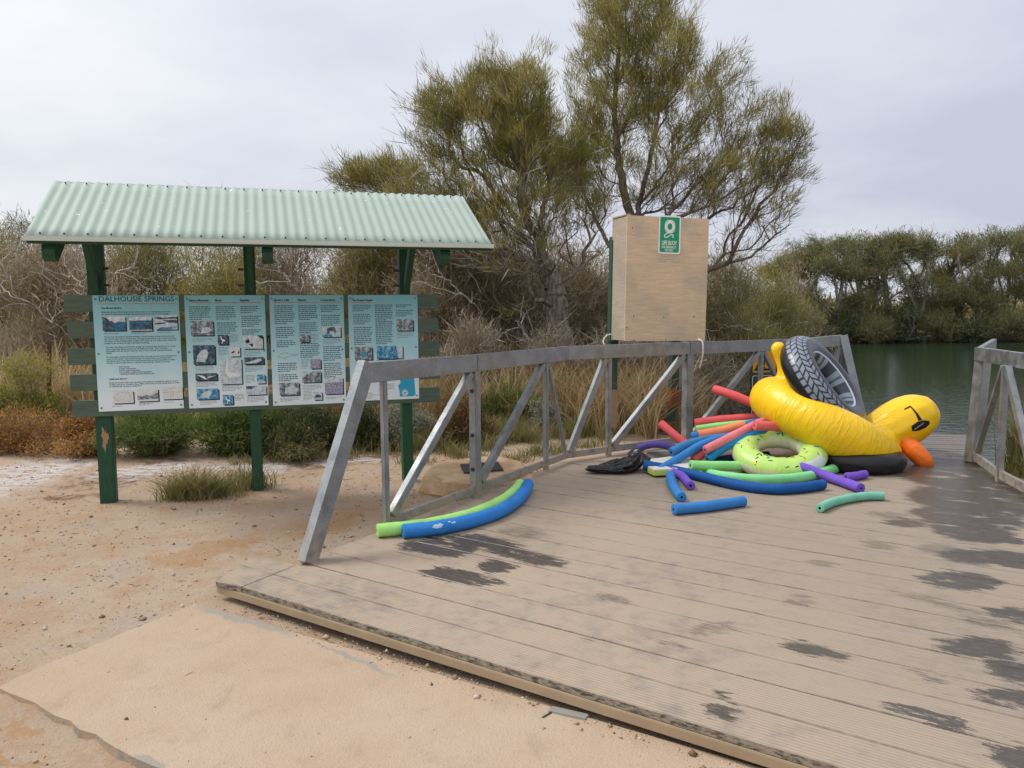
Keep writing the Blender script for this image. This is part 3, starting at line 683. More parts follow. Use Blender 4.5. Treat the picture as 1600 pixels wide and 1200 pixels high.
# second handrail on the water side
h2 = empty('handrail', (P['g'].x, P['g'].y, DECK), 'short galvanised handrail beside the jetty opening, next to the reeds', 'handrail')
g0 = Vector(xy(P['g'])); gp = Vector(xy(P['gp'])); g1 = g0 + gdir * 4.6
def bar2(n, a, za, b, zb, w, h, upv=(0, 0, 1)): wobj(n, bar_bm(V3(a, za), V3(b, zb), w, h, upv), GALV, h2)
g0t = Vector(xy(at(1529, 560, g0.y + 0.03)))
bar2('top_rail', g0t - gdir * 0.03, 1.165, g1, 1.195, 0.065, 0.13)
jr = Vector(xy(at(1552, 560, 8.9)))
bar2('top_rail', g0t + (jr - g0t).normalized() * 0.036, 1.172, jr, 1.20, 0.05, 0.11)
bar2('end_post', g0 + Vector((0.0, 0.0)), DECK, g0t + Vector((0.045, 0)), 1.098, 0.10, 0.115, (0.2, -1, 0))
for k_, dx in enumerate((0.085, 0.125)):
    bar2('post', g0 + Vector((dx + 0.035, 0.10 + 0.10 * k_)), DECK, g0t + Vector((dx + 0.02, 0.12 + 0.1 * k_)), 1.10, 0.035, 0.05, (0.2, -1, 0))
gpt = Vector(xy(at(1571, 580, gp.y)))
bar2('post', gp, DECK - 0.05, gpt, 1.115, 0.05, 0.058, (gdir.x, gdir.y, 0))
bar2('brace', g0 + gdir * 0.12, 0.22, gpt - gdir * 0.04, 1.105, 0.045, 0.05)
bar2('brace', gpt + gdir * 0.04, 1.105, gp + gdir * 0.75, 0.22, 0.05, 0.07)
bar2('bottom_rail', g0 - gdir * 0.02, 0.175, gp - gdir * 0.03, 0.165, 0.035, 0.08); bar2('bottom_rail', gp + gdir * 0.03, 0.165, g1, 0.165, 0.035, 0.08)
for k_ in range(2): 
    pp_ = gp + gdir * (1.5 * (k_ + 1)); bar2('post', pp_, DECK - 0.05, pp_, 1.12, 0.08, 0.08)
st = Vector(xy(on(1532, 727, DECK)))
wobj('timber_offcut', bar_bm(V3(st + Vector((0.02, 0.12)), DECK), V3(st + Vector((0.13, 0.2)), 0.40), 0.03, 0.08, (1, 0, 0)), FASC, h2)

# ------------------------------------------------------------------ information shelter
B0 = on(171, 782, 0.0); B2 = on(637, 748, 0.0)
e2 = Vector((B2.x - B0.x, B2.y - B0.y, 0)); BL = e2.length; E = e2.normalized(); NRM = Vector((E.y, -E.x, 0)); ZU = Vector((0, 0, 1))
def line_s(px, d=0.0):
    o = Vector((B0.x, B0.y)) + Vector((NRM.x, NRM.y)) * d; r = ray(px, 600); n = Vector((r.y, -r.x)); e = Vector((E.x, E.y))
    return -(o.dot(n)) / e.dot(n)
def SB(s, d, z): return Vector((B0.x, B0.y, 0)) + E * s + NRM * d + ZU * z
def plane_sz(px, py, d):
    p = on_plane(px, py, SB(0, d, 0), NRM); return (p - SB(0, d, 0)).dot(E), p.z
sh = empty('information_shelter', SB(0, 0, 0), 'green timber information shelter with pale corrugated roof and four blue panels', 'information board')
ps = [0.0, line_s(397), BL]
for i, s in enumerate(ps):
    zt_ = 2.50
    f = bar_bm(SB(s, 0, -0.1), SB(s, 0, zt_), 0.125, 0.095 if i else 0.125, E, 0.006)
    po = wobj('post', f, POST_GREEN, sh)
    if i == 0:
        bm = bmesh.new(); pts = []
        for k in range(26):
            a = 2 * PI * k / 26; r = 1 + 0.28 * math.sin(3 * a + 1) + 0.20 * math.sin(7 * a) + 0.15 * math.sin(11 * a + 2)
            pts.append(bm.verts.new(SB(0.004 + 0.024 * r * math.cos(a), 0.0655, 0.555 + 0.085 * r * math.sin(a))))
        bm.faces.new(pts); wobj('bare_patch', bm, BARE, po)
    wobj('brace', bar_bm(SB(s + 0.01, 0.07, 1.83), SB(s + 0.01, 0.50, 2.30), 0.05, 0.10, NRM, 0.004), POST_GREEN, sh)
    sg = (-0.145, 0.15, 0.20)[i]
    # rafter with a rounded nose under the eave
    bm = bmesh.new(); pr = [(-0.95, 2.20), (-0.95, 2.07), (0.0, 2.56), (0.92, 2.10)]
    prof = [(-0.48, 2.37), (0.0, 2.62), (0.84, 2.165)]
    for k in range(9):
        a = R(80) - R(200) * k / 8; prof.append((0.84 + 0.078 * math.cos(a), 2.085 + 0.078 * math.sin(a)))
    prof += [(0.0, 2.49), (-0.48, 2.25)]
    va = [bm.verts.new(SB(s + sg - 0.042, d_, z_)) for d_, z_ in prof]; vb = [bm.verts.new(SB(s + sg + 0.042, d_, z_)) for d_, z_ in prof]
    bm.faces.new(va); bm.faces.new(vb[::-1])
    for k in range(len(prof)): bm.faces.new((va[k], va[(k + 1) % len(prof)], vb[(k + 1) % len(prof)], vb[k]))
    wobj('rafter', bm, POST_GREEN, sh)
    for z_ in (1.86, 2.0):
        wobj('bolt', box_bm((0.05, 0.022, 0.022), frame(E, ZU, SB(s + (0.075 if i == 0 else -0.075), 0.02, z_)), 0.004), DARK, sh)
sl, zt_ = plane_sz(100, 461, 0.09); _, zb_ = plane_sz(108, 653, 0.09); sr, _ = plane_sz(685, 461, 0.09)
zt_ = 1.745 if abs(zt_ - 1.745) > 0.05 else zt_
rows = 5; pitch_ = (zt_ - zb_ - 0.0) / (rows - 1 + 0.63); shh = pitch_ * 0.63
for k in range(rows):
    zc = zt_ - shh / 2 - k * pitch_
    wobj('slat', bar_bm(SB(sl + random.uniform(-.008, .008), 0.078, zc), SB(sr + random.uniform(-.008, .008), 0.078, zc), 0.03, shh, bevel=0.003), SLAT_GREEN, sh)
# roof
sA = (line_s(82, 0.0) + line_s(37, 1.0)) / 2 + 0.085; sBq = (line_s(715, 0.0) + line_s(763, 1.0)) / 2 + 0.06
zr = 2.715; ze = 2.175; dR = 1.0
def roof_sheet(d_end, name):
    n = int((sBq - sA) / 0.076) * 8; V = []; Q = []
    for j in range(7):
        t = j / 6
        for i in range(n + 1):
            s = sA + (sBq - sA) * i / n; w = 0.0052 * math.sin(2 * PI * i / 8)
            d_ = d_end * t; z_ = zr + (ze - zr) * t * abs(d_end)
            nrm = Vector((0, (zr - ze), 1.0)).normalized()
            p = SB(s, d_ + w * nrm.y * (1 if d_end > 0 else -1), z_ + w * nrm.z); V.append(p)
    for j in range(6):
        for i in range(n): Q.append((j * (n + 1) + i, j * (n + 1) + i + 1, (j + 1) * (n + 1) + i + 1, (j + 1) * (n + 1) + i))
    bm = bmesh.new(); vs = [bm.verts.new(p) for p in V]
    for q_ in Q: bm.faces.new([vs[i] for i in q_])
    o = wobj(name, bm, ROOF, sh, True)
    md = o.modifiers.new('thickness', 'SOLIDIFY'); md.thickness = 0.002
    return o
front_roof = roof_sheet(dR, 'roof_sheet'); front_roof['label'] = 'pale green corrugated sheet facing the deck'
roof_sheet(-0.52, 'roof_sheet')
sl_ = Vector((0, 0, 0)); dn = (SB(0, dR, ze) - SB(0, 0, zr)).normalized(); nr = E.cross(dn) * -1
if nr.z < 0: nr = -nr
wobj('eave_trim', bar_bm(SB(sA - 0.012, dR + 0.012, ze - 0.012), SB(sBq + 0.012, dR + 0.012, ze - 0.012), 0.012, 0.034, bevel=0.002), TRIM, sh)
wobj('eave_beam', bar_bm(SB(sA + 0.01, dR - 0.05, ze - 0.028), SB(sBq - 0.01, dR - 0.05, ze - 0.028), 0.07, 0.03, bevel=0.002), POST_GREEN, sh)
wobj('ridge_beam', bar_bm(SB(sA + 0.03, 0.0, zr - 0.14), SB(sBq - 0.03, 0.0, zr - 0.14), 0.05, 0.14, bevel=0.003), POST_GREEN, sh)
for dd in (0.55, -0.42):
    zz_ = zr + (ze - zr) * abs(dd) - 0.045
    wobj('batten', bar_bm(SB(sA + 0.02, dd, zz_), SB(sBq - 0.02, dd, zz_), 0.06, 0.035, bevel=0.003), POST_GREEN, sh)
nw = int((sBq - sA) / 0.076)
for row, t in enumerate((0.06, 0.965)):
    bm = bmesh.new()
    for i in range(1, nw, 2):
        s = sA + (sBq - sA) * (i + 0.25) / nw
        bmesh.ops.create_icosphere(bm, subdivisions=1, radius=0.008, matrix=Matrix.Translation(SB(s, dR * t, zr + (ze - zr) * t) + nr * 0.013))
    tag(wobj('roof_screws', bm, DARK, front_roof), kind='stuff')

# printed panels
def rect_bm(x0, y0, x1, y1, z, bm=None):
    bm = bm or bmesh.new(); v = [bm.verts.new((x, y, z)) for x, y in ((x0, y0), (x1, y0), (x1, y1), (x0, y1))]; bm.faces.new(v); return bm
def poly_bm(pts, z, bm=None):
    bm = bm or bmesh.new(); bm.faces.new([bm.verts.new((x, y, z)) for x, y in pts]); return bm
def add(name, bm, mat, parent):
    me = bpy.data.meshes.new(name); bm.to_mesh(me); bm.free(); return link(name, me, mat, parent)
def make_panel(pxl, pyt, pxr, pyb, label):
    s0, z1 = plane_sz(pxl, pyt, 0.10); s1, _ = plane_sz(pxr, pyt, 0.10); _, z0 = plane_sz((pxl + pxr) / 2, pyb, 0.10)
    z1 = zt_ - 0.004
    w, h = s1 - s0, z1 - z0
    bm = box_bm((w, h, 0.008), Matrix.Translation((w / 2, h / 2, -0.004)), 0.0015)
    me = bpy.data.meshes.new('panel'); bm.to_mesh(me); bm.free(); o = link('panel', me, PANEL, sh)
    m = frame(E, NRM, SB(s0, 0.1025, z0)); o.matrix_basis = world_of(sh).inverted() @ m
    o['label'] = label; return o, w, h
def T_(x, y, z=0.0012): return Matrix.Translation((x, y, z))
def words(par, x, ytop, w, lines, dy, seed, mat=None, th=0.42, last=0.6):
    """lines of print too small to read: short word-long strokes, set line under line"""
    rr = random.Random(seed); bm = bmesh.new(); y = ytop
    for i in range(lines):
        ww = w * (last if i == lines - 1 else rr.uniform(0.86, 1.0)); px_ = x
        while px_ < x + ww - 0.004:
            l = min(rr.uniform(0.008, 0.03), x + ww - px_); rect_bm(px_, y - dy * th, px_ + l, y, 0.001, bm); px_ += l + 0.005
        y -= dy
    tag(add('small_print', bm, mat or INK, par), kind='stuff'); return y
def photo(par, x, y, w, h, kind, shapes=(), sd=1):
    """picture with a black drop shadow; x, y = top left corner"""
    add('photo_shadow', rect_bm(x + 0.012, y - h - 0.010, x + w + 0.010, y - 0.012, 0.0008), BLACK, par)
    p_ = add('photo', rect_bm(0, -h, w, 0, 0), PH[kind], par); p_.matrix_basis = T_(x, y, 0.0014)
    for pts, m_ in shapes:
        add('photo_detail', poly_bm([(a * w, -(1 - b_) * h) for a, b_ in pts], 0.0006), m_, p_)
    return p_
def wave(n, x0, x1, y, amp, sd):
    rr = random.Random(sd); return [(x0 + (x1 - x0) * i / n, y + rr.uniform(-amp, amp)) for i in range(n + 1)]
def screws(par, w, h, mid=True):
    for x in (0.022, w - 0.022):
        for y in (0.03, h - 0.03) + ((h * 0.5,) if mid else ()):
            bm = bmesh.new(); bmesh.ops.create_cone(bm, cap_ends=True, segments=12, radius1=0.009, radius2=0.006, depth=0.006, matrix=Matrix.Translation((x, y, 0.003)))
            add('screw', bm, SCREW, par)
LAKED, PALEP, GREYP = PH['dark'], PH['pale'], PH['grey']
# panel one
p1, w, h = make_panel(144, 462, 279, 641, 'largest panel, headed DALHOUSIE SPRINGS')
fx, fy = w / 818.0, h / 1085.0       # units measured on the enlarged panel
X = lambda a: (a - 22) * fx
Y_ = lambda b_: h - (b_ - 70) * fy
text_obj('title', 'DALHOUSIE SPRINGS', 0.062, INK, p1, T_(X(82), Y_(126)), width=(795 - 82) * fx, bold=0.0006)
add('rule', rect_bm(X(75), Y_(151), X(800), Y_(146), 0.001), REDLINE, p1)
text_obj('heading', 'The Mound Springs', 0.021, INK, p1, T_(X(98), Y_(195)), width=190 * fx, shear=0.25, bold=0.0008)
L1 = [(98, 230, 660, 'Dalhousie Springs is like a large system above reserve over discharging water from'), (98, 250, 640, 'the Great Artesian Basin through approximately 80 holes called mound springs.')]
yy = 462
for wd_, s_ in ((668, 'Water from Queensland and the Northern Territory seeps underground and travels'), (680, 'here slowly under layers of hard rock. The high temperatures of the earths core heat'), (686, 'the waters of the Artesian Basin. It takes some water up to 3 million years until it can'), (425, 'escape to the surface through rock faults as springs.')):
    L1.append((112, yy, wd_, s_)); yy += 19.5
yy = 558
for wd_, s_ in ((670, 'The water that flows out from the springs has many minerals dissolved in it. As the'), (590, 'water evaporates these minerals are left behind as solids.  Over time they'), (632, 'accumulate with the ancient sand and clay to form mounds around the spring'), (58, 'outlets.')):
    L1.append((118, yy, wd_, s_)); yy += 18.5
yy = 650
for wd_, s_ in ((670, 'For thousands of years the springs have been the only natural source of permanent'), (620, 'water in the desert.  The mound springs are isolated from surrounding rivers'), (652, 'therefore some of the plant and animal species have become specialised to these'), (604, 'springs. In some cases even to a specific mound spring. There are at least')):
    L1.append((122, yy, wd_, s_)); yy += 18.5
for i, (wd_, s_) in enumerate(((100, '5 fish species'), (160, '6 water snail species'), (200, 'several small crustaceans'), (310, 'and possibly a yabbie and frog species'), (322, 'all living in Dalhousie and nowhere else'))):
    L1.append((232 + (14 if i == 4 else 0), 744 + i * 17.5, wd_, s_))
for i, (wd_, s_) in enumerate(((660, 'In the main pool where you can enjoy swimming and resting the water is a warm'), (672, '37-38 C and up to 14 metres deep.  Most of the main pool the spring flows at a rate'), (305, 'of 160 litres per second at a temp 43 C'))):
    L1.append((135, 892 + i * 18, wd_, s_))
for x_, y_, wd_, s_ in L1: text_obj('print_line', s_, 0.0165, INK, p1, T_(X(x_), Y_(y_), 0.001), width=wd_ * fx, bold=0.0003)
text_obj('heading', 'Dalhousie Springs', 0.019, INK, p1, T_(X(135), Y_(858)), width=170 * fx, shear=0.25, bold=0.0006)
pw, ph_ = 215 * fx, 132 * fy
photo(p1, X(103), Y_(265), pw, ph_, 'lake', [([(0, 1), (1, 1), (1, 0.82)] + wave(8, 1.0, 0.35, 0.62, 0.08, 3)[:8] + [(0, 0.75)], PALEP), ([(0, 0.98), (0.18, 0.9), (0.3, 0.7), (0.55, 0.55), (0.9, 0.5), (0.9, 0.42), (0.45, 0.38), (0.4, 0.05), (0, 0)], LAKED)])
photo(p1, X(355), Y_(270), pw, ph_, 'lake', [([(0, 1), (1, 1)] + wave(8, 1.0, 0.0, 0.72, 0.03, 5), PALEP), ([(0, 0.72), (1, 0.74), (1, 0.65), (0, 0.66)], LAKED), ([(0, 0.06), (1, 0.08), (1, 0), (0, 0)], PALEP), ([(0, 0.5), (0.35, 0.52), (0.40, 0.15), (0, 0.12)], LAKED), ([(0.55, 0.5), (1, 0.54), (1, 0.15), (0.62, 0.15)], LAKED)])
photo(p1, X(600), Y_(258), pw, ph_ * 1.03, 'pale', [(wave(6, 0, 1, 0.86, 0.03, 2) + wave(6, 1, 0, 0.74, 0.03, 8), LAKED), ([(0.3, 0.68), (1, 0.66), (1, 0.42), (0.6, 0.48)], LAKED), ([(0, 0.46), (0.5, 0.5), (0.45, 0.42), (0, 0.34)], LAKED), ([(0.05, 0.0), (0.8, 0.02), (0.95, 0.2), (0.3, 0.18)], PH['blue'])])
for x_, y_ in ((115, 424), (370, 422), (618, 416)): words(p1, X(x_), Y_(y_), 140 * fx, 1, 0.010, x_, last=1.0)
INKL = simple('sketch_line', (0.22, 0.24, 0.25), 0.6, bstr=0)
s1 = photo(p1, X(160), Y_(965), 195 * fx, 118 * fy, 'sketch')
def outline(par, pts, w_, width, height, closed=True):
    bm = bmesh.new(); n = len(pts)
    for i in range(n if closed else n - 1):
        a = Vector((pts[i][0] * width, -(1 - pts[i][1]) * height)); c = Vector((pts[(i + 1) % n][0] * width, -(1 - pts[(i + 1) % n][1]) * height)); d = (c - a)
        if d.length < 1e-6: continue
        d.normalize(); o_ = Vector((-d.y, d.x)) * w_
        bm.faces.new([bm.verts.new((*v_, 0.0007)) for v_ in (a - o_, c - o_, c + o_, a + o_)])
    return add('drawn_outline', bm, INKL, par)
outline(s1, [(0.08, 0.5), (0.2, 0.72), (0.38, 0.92), (0.52, 0.86), (0.6, 0.95), (0.66, 0.72), (0.74, 0.95), (0.84, 0.6), (0.9, 0.38), (0.78, 0.12), (0.62, 0.2), (0.48, 0.3), (0.3, 0.22), (0.14, 0.25)], 0.0009, 195 * fx, 118 * fy)
s2 = photo(p1, X(395), Y_(955), 200 * fx, 118 * fy, 'sketch', [([(0, 0.5), (0.2, 0.38), (0.4, 0.52), (0.7, 0.42), (1, 0.72), (1, 0.18), (0, 0.14)], PH['grey'])])
outline(s2, [(0.05, 0.45), (0.3, 0.35), (0.6, 0.4), (0.98, 0.85)], 0.0016, 200 * fx, 118 * fy, False)
s3 = photo(p1, X(635), Y_(940), 200 * fx, 122 * fy, 'sketch')
for pts in ([(0.0, 0.7), (0.25, 0.72)], [(0.3, 0.9), (0.42, 0.78), (0.5, 0.9), (0.7, 0.84)], [(0.0, 0.55), (0.3, 0.52), (0.42, 0.65)], [(0.5, 0.6), (0.7, 0.52), (1, 0.62)], [(0.44, 0.6), (0.4, 0.15)], [(0.52, 0.6), (0.56, 0.15)]):
    outline(s3, pts, 0.0011, 200 * fx, 122 * fy, False)
for x_, y_ in ((150, 1106), (405, 1092), (645, 1086)): words(p1, X(x_), Y_(y_), 160 * fx, 2 if x_ == 405 else 1, 0.011, x_, INKL)
screws(p1, w, h)
BIRD = [(0.35, 0.1), (0.45, 0.35), (0.3, 0.55), (0.28, 0.85), (0.34, 0.9), (0.4, 0.6), (0.6, 0.5), (0.75, 0.35), (0.5, 0.3), (0.45, 0.1)]
BEAST = [(0.12, 0.15), (0.2, 0.5), (0.4, 0.75), (0.62, 0.78), (0.7, 0.6), (0.62, 0.3), (0.5, 0.12)]
BATS = [(0.05, 0.85), (0.4, 0.6), (0.5, 0.2), (0.6, 0.55), (0.95, 0.65), (0.55, 0.4), (0.45, 0.1)]
# panel two: three columns
p2, w, h = make_panel(287.5, 462, 413.5, 636, 'panel headed Native Mammals, Birds and Reptiles')
fx, fy = w / 765.0, h / 1040.0
X = lambda a: (a - 50) * fx
Y_ = lambda b_: h - (b_ - 70) * fy
for x_, s_, wd_ in ((90, 'Native Mammals', 188), (335, 'Birds', 62), (572, 'Reptiles', 90)):
    text_obj('heading', s_, 0.026, INK, p2, T_(X(x_), Y_(126)), width=wd_ * fx, shear=0.2, bold=0.001)
    add('rule', rect_bm(X(x_ - 4), Y_(141), X(x_ + 212), Y_(135), 0.001), REDLINE, p2)
dl = 18.8 * fy
for x_, y_, wd_, n_ in ((92, 172, 205, 7), (340, 172, 205, 7), (344, 322, 205, 6), (575, 172, 190, 4), (580, 262, 195, 6), (584, 390, 190, 3)): words(p2, X(x_), Y_(y_), wd_ * fx, n_, dl, x_ + y_)
for x_, y_, wd_, n_ in ((108, 462, 205, 3), (124, 722, 200, 4), (124, 868, 205, 4), (155, 1046, 180, 3), (462, 432, 90, 6), (352, 550, 90, 6), (370, 912, 200, 4), (590, 590, 190, 4), (598, 738, 185, 4), (600, 818, 95, 6), (488, 992, 90, 5), (606, 1026, 190, 4)): words(p2, X(x_), Y_(y_), wd_ * fx, n_, dl * 0.72, x_ + y_, INKL, 0.35)
photo(p2, X(98), Y_(306), 212 * fx, 132 * fy, 'grey', [([(0.45, 0.2), (0.5, 0.55), (0.75, 0.6), (0.95, 0.35), (0.7, 0.15)], PALEP)])
photo(p2, X(110), Y_(528), 205 * fx, 178 * fy, 'dark', [(BEAST, PH['pale'])])
photo(p2, X(122), Y_(788), 205 * fx, 66 * fy, 'dark', [(BATS, WHITE)])
photo(p2, X(126), Y_(932), 205 * fx, 98 * fy, 'blue', [(BEAST, PALEP)])
photo(p2, X(346), Y_(434), 100 * fx, 92 * fy, 'dark', [(BIRD, WHITE)])
photo(p2, X(456), Y_(548), 100 * fx, 90 * fy, 'sketch', [([(0.1, 0.35), (0.4, 0.6), (0.5, 0.45), (0.25, 0.3)], BLACK), ([(0.75, 0.3), (0.9, 0.65), (0.95, 0.3)], BLACK)])
photo(p2, X(360), Y_(660), 205 * fx, 236 * fy, 'pale', [([(0.22, 0.45), (0.3, 0.9), (0.42, 0.95), (0.36, 0.85), (0.36, 0.5), (0.75, 0.42), (0.85, 0.3), (0.4, 0.25)], WHITE)])
photo(p2, X(370), Y_(996), 100 * fx, 92 * fy, 'blue', [(BIRD, WHITE)])
photo(p2, X(586), Y_(446), 195 * fx, 124 * fy, 'pale', [([(0.1, 0.6), (0.3, 0.75), (0.35, 0.5), (0.2, 0.4)], BLACK), ([(0.3, 0.35), (0.5, 0.4), (0.48, 0.1)], BLACK), ([(0.7, 1), (1, 1), (1, 0.7)], BLACK)])
photo(p2, X(594), Y_(650), 190 * fx, 68 * fy, 'dark', [([(0.02, 0.25), (0.5, 0.6), (0.85, 0.8), (0.9, 0.5), (0.6, 0.2), (0.1, 0.1)], PALEP)])
photo(p2, X(708), Y_(816), 84 * fx, 84 * fy, 'blue', [([(0, 0.3), (0.5, 0.45), (1, 0.2), (1, 0), (0, 0)], PALEP)])
photo(p2, X(600), Y_(922), 196 * fx, 84 * fy, 'pale', [([(0, 1), (0.5, 1), (0.3, 0.7), (0, 0.65)], LAKED)])
screws(p2, w, h)
# panel three
p3, w, h = make_panel(420.5, 462, 536.5, 632, 'panel headed Spring Life, Plants and Conservation')
s0_, _ = plane_sz(421, 462, 0.10)
fx, fy = w / 700.0, h / 1010.0
X = lambda a: (a - 35) * fx
Y_ = lambda b_: h - (b_ - 70) * fy
for x_, s_, wd_ in ((75, 'Spring Life', 142), (295, 'Plants', 84), (512, 'Conservation', 142)):
    text_obj('heading', s_, 0.026, INK, p3, T_(X(x_), Y_(124)), width=wd_ * fx, shear=0.2, bold=0.001)
    add('rule', rect_bm(X(x_), Y_(139), X(x_ + 196), Y_(133), 0.001), REDLINE, p3)
dl = 17.8 * fy
for x_, y_, wd_, n_ in ((78, 164, 195, 10), (84, 360, 185, 6), (88, 482, 180, 4), (92, 690, 190, 5), (96, 794, 190, 4), (300, 164, 188, 8), (304, 322, 180, 6), (308, 512, 190, 8), (514, 164, 185, 4), (516, 255, 180, 6), (524, 545, 185, 8), (528, 700, 185, 8)): words(p3, X(x_), Y_(y_), wd_ * fx, n_, dl, x_ + y_)
for x_, y_, wd_, n_ in ((408, 428, 80, 6), (312, 660, 75, 7), (320, 900, 185, 4), (322, 955, 90, 7), (104, 1010, 190, 3), (524, 480, 180, 4), (536, 1018, 170, 2)): words(p3, X(x_), Y_(y_), wd_ * fx, n_, dl * 0.74, x_ + y_, INKL, 0.35)
outline(p3, [(0.085, 0.445), (0.13, 0.475), (0.2, 0.48), (0.28, 0.462), (0.345, 0.465), (0.345, 0.452), (0.27, 0.452), (0.18, 0.435), (0.19, 0.418), (0.15, 0.435)], 0.0016, w, h).matrix_basis = T_(0, h, 0.0004)
photo(p3, X(305), Y_(430), 92 * fx, 70 * fy, 'grey'); photo(p3, X(398), Y_(660), 100 * fx, 88 * fy, 'mauve'); photo(p3, X(318), Y_(775), 180 * fx, 100 * fy, 'grey', [([(0, 1), (0.6, 1), (0.2, 0.7), (0, 0.4)], PALEP)])
photo(p3, X(100), Y_(872), 186 * fx, 116 * fy, 'grey', [([(0.25, 0.2), (0.3, 0.6), (0.7, 0.8), (0.98, 0.45), (0.8, 0.1)], PALEP)])
photo(p3, X(418), Y_(965), 84 * fx, 76 * fy, 'pale', [([(0.1, 0.3), (0.3, 0.65), (0.8, 0.6), (0.95, 0.3)], PH['dark'])])
photo(p3, X(522), Y_(360), 176 * fx, 98 * fy, 'pale', [([(0.25, 0.3), (0.28, 0.9), (0.7, 0.95), (0.75, 0.6), (0.7, 0.3), (0.6, 0.55), (0.4, 0.55), (0.38, 0.3)], PH['dark']), ([(0, 0.25), (0.5, 0.25), (0.6, 0), (0, 0)], PH['blue'])])
photo(p3, X(530), Y_(836), 176 * fx, 156 * fy, 'mauve', [([(0, 1), (1, 1), (1, 0.72), (0, 0.68)], PALEP)])
screws(p3, w, h)
# panel four
p4, w, h = make_panel(543.5, 462, 652, 625, 'panel headed The Desert People with bright blue map corner')
fx, fy = w / 650.0, h / 975.0
X = lambda a: (a - 52) * fx
Y_ = lambda b_: h - (b_ - 70) * fy
text_obj('heading', 'The Desert People', 0.026, INK, p4, T_(X(88), Y_(126)), width=190 * fx, shear=0.2, bold=0.001)
add('rule', rect_bm(X(88), Y_(141), X(262), Y_(135), 0.001), REDLINE, p4)
dl = 17.0 * fy
for x_, y_, wd_, n_ in ((92, 160, 175, 4), (95, 245, 170, 6), (97, 364, 175, 10), (296, 160, 175, 9), (300, 312, 170, 13), (494, 160, 165, 2), (494, 210, 170, 4)): words(p4, X(x_), Y_(y_), wd_ * fx, n_, dl, x_ + y_)
for x_, y_, wd_, n_ in ((498, 420, 170, 4), (105, 672, 180, 3), (300, 670, 200, 4), (320, 895, 160, 5), (265, 992, 240, 1)): words(p4, X(x_), Y_(y_), wd_ * fx, n_, dl * 0.8, x_ + y_, INKL, 0.35)
photo(p4, X(498), Y_(296), 158 * fx, 106 * fy, 'grey'); photo(p4, X(100), Y_(546), 164 * fx, 118 * fy, 'grey', [([(0.4, 0.3), (0.5, 0.65), (0.68, 0.55), (0.62, 0.2)], CYAN)]); photo(p4, X(306), Y_(542), 245 * fx, 118 * fy, 'blue', [([(0.75, 1), (1, 1), (1, 0), (0.85, 0)], PALEP)])
cm = [(515, 1020), (512, 960), (500, 915), (525, 890), (512, 830), (530, 806), (600, 806), (640, 850), (655, 830), (668, 1010), (640, 1022)]
add('map_area', poly_bm([(X(a), Y_(b_)) for a, b_ in cm], 0.001), CYAN, p4)
def disc(par, x, y, r, mat, z, name='emblem', r0=0.0, n=24):
    bm = bmesh.new(); o_ = [bm.verts.new((x + r * math.cos(2 * PI * k / n), y + r * math.sin(2 * PI * k / n), z)) for k in range(n)]
    if r0:
        i_ = [bm.verts.new((x + r0 * math.cos(2 * PI * k / n), y + r0 * math.sin(2 * PI * k / n), z)) for k in range(n)]
        for k in range(n): bm.faces.new((o_[k], o_[(k + 1) % n], i_[(k + 1) % n], i_[k]))
    else: bm.faces.new(o_)
    return add(name, bm, mat, par)
disc(p4, X(565), Y_(985), 30 * fx, WHITE, 0.0014); disc(p4, X(565), Y_(985), 24 * fx, CYAN, 0.0018, r0=19 * fx); add('emblem', poly_bm([(X(552), Y_(978)), (X(578), Y_(978)), (X(572), Y_(992)), (X(565), Y_(998)), (X(558), Y_(992))], 0.0018), INKL, p4)
disc(p4, X(230), Y_(998), 27 * fx, INKL, 0.0014, r0=23 * fx); add('emblem', poly_bm([(X(215), Y_(990)), (X(232), Y_(1012)), (X(246), Y_(984)), (X(232), Y_(1002))], 0.0014), INKL, p4)
screws(p4, w, h)

# ------------------------------------------------------------------ life buoy box on posts behind the handrail
bxY = 9.25
bl = at(977, 440, bxY); br = at(1103, 440, bxY + 0.30); 
bu = Vector((br.x - bl.x, br.y - bl.y, 0)); bw = bu.length; bu.normalize(); bn = Vector((bu.y, -bu.x, 0))
tilt = R(1.0); bup = (ZU * math.cos(tilt) + bu * math.sin(tilt)).normalized(); bu2 = (bu * math.cos(tilt) - ZU * math.sin(tilt)).normalized()
zb0 = at(972, 533, bxY).z; zt0 = at(978, 336, bxY).z; bh = zt0 - zb0; bdp = 0.42
bbox = empty('life_buoy_box', Vector((bl.x, bl.y, zb0)), 'plywood life buoy cupboard on green posts above the handrail', 'cupboard')
bmx = Matrix.Identity(4)
for i in range(3): bmx[i][0] = bu2[i]; bmx[i][1] = bup[i]; bmx[i][2] = bn[i]
bbox.matrix_basis = Matrix.Translation((bl.x, bl.y, zb0)) @ bmx
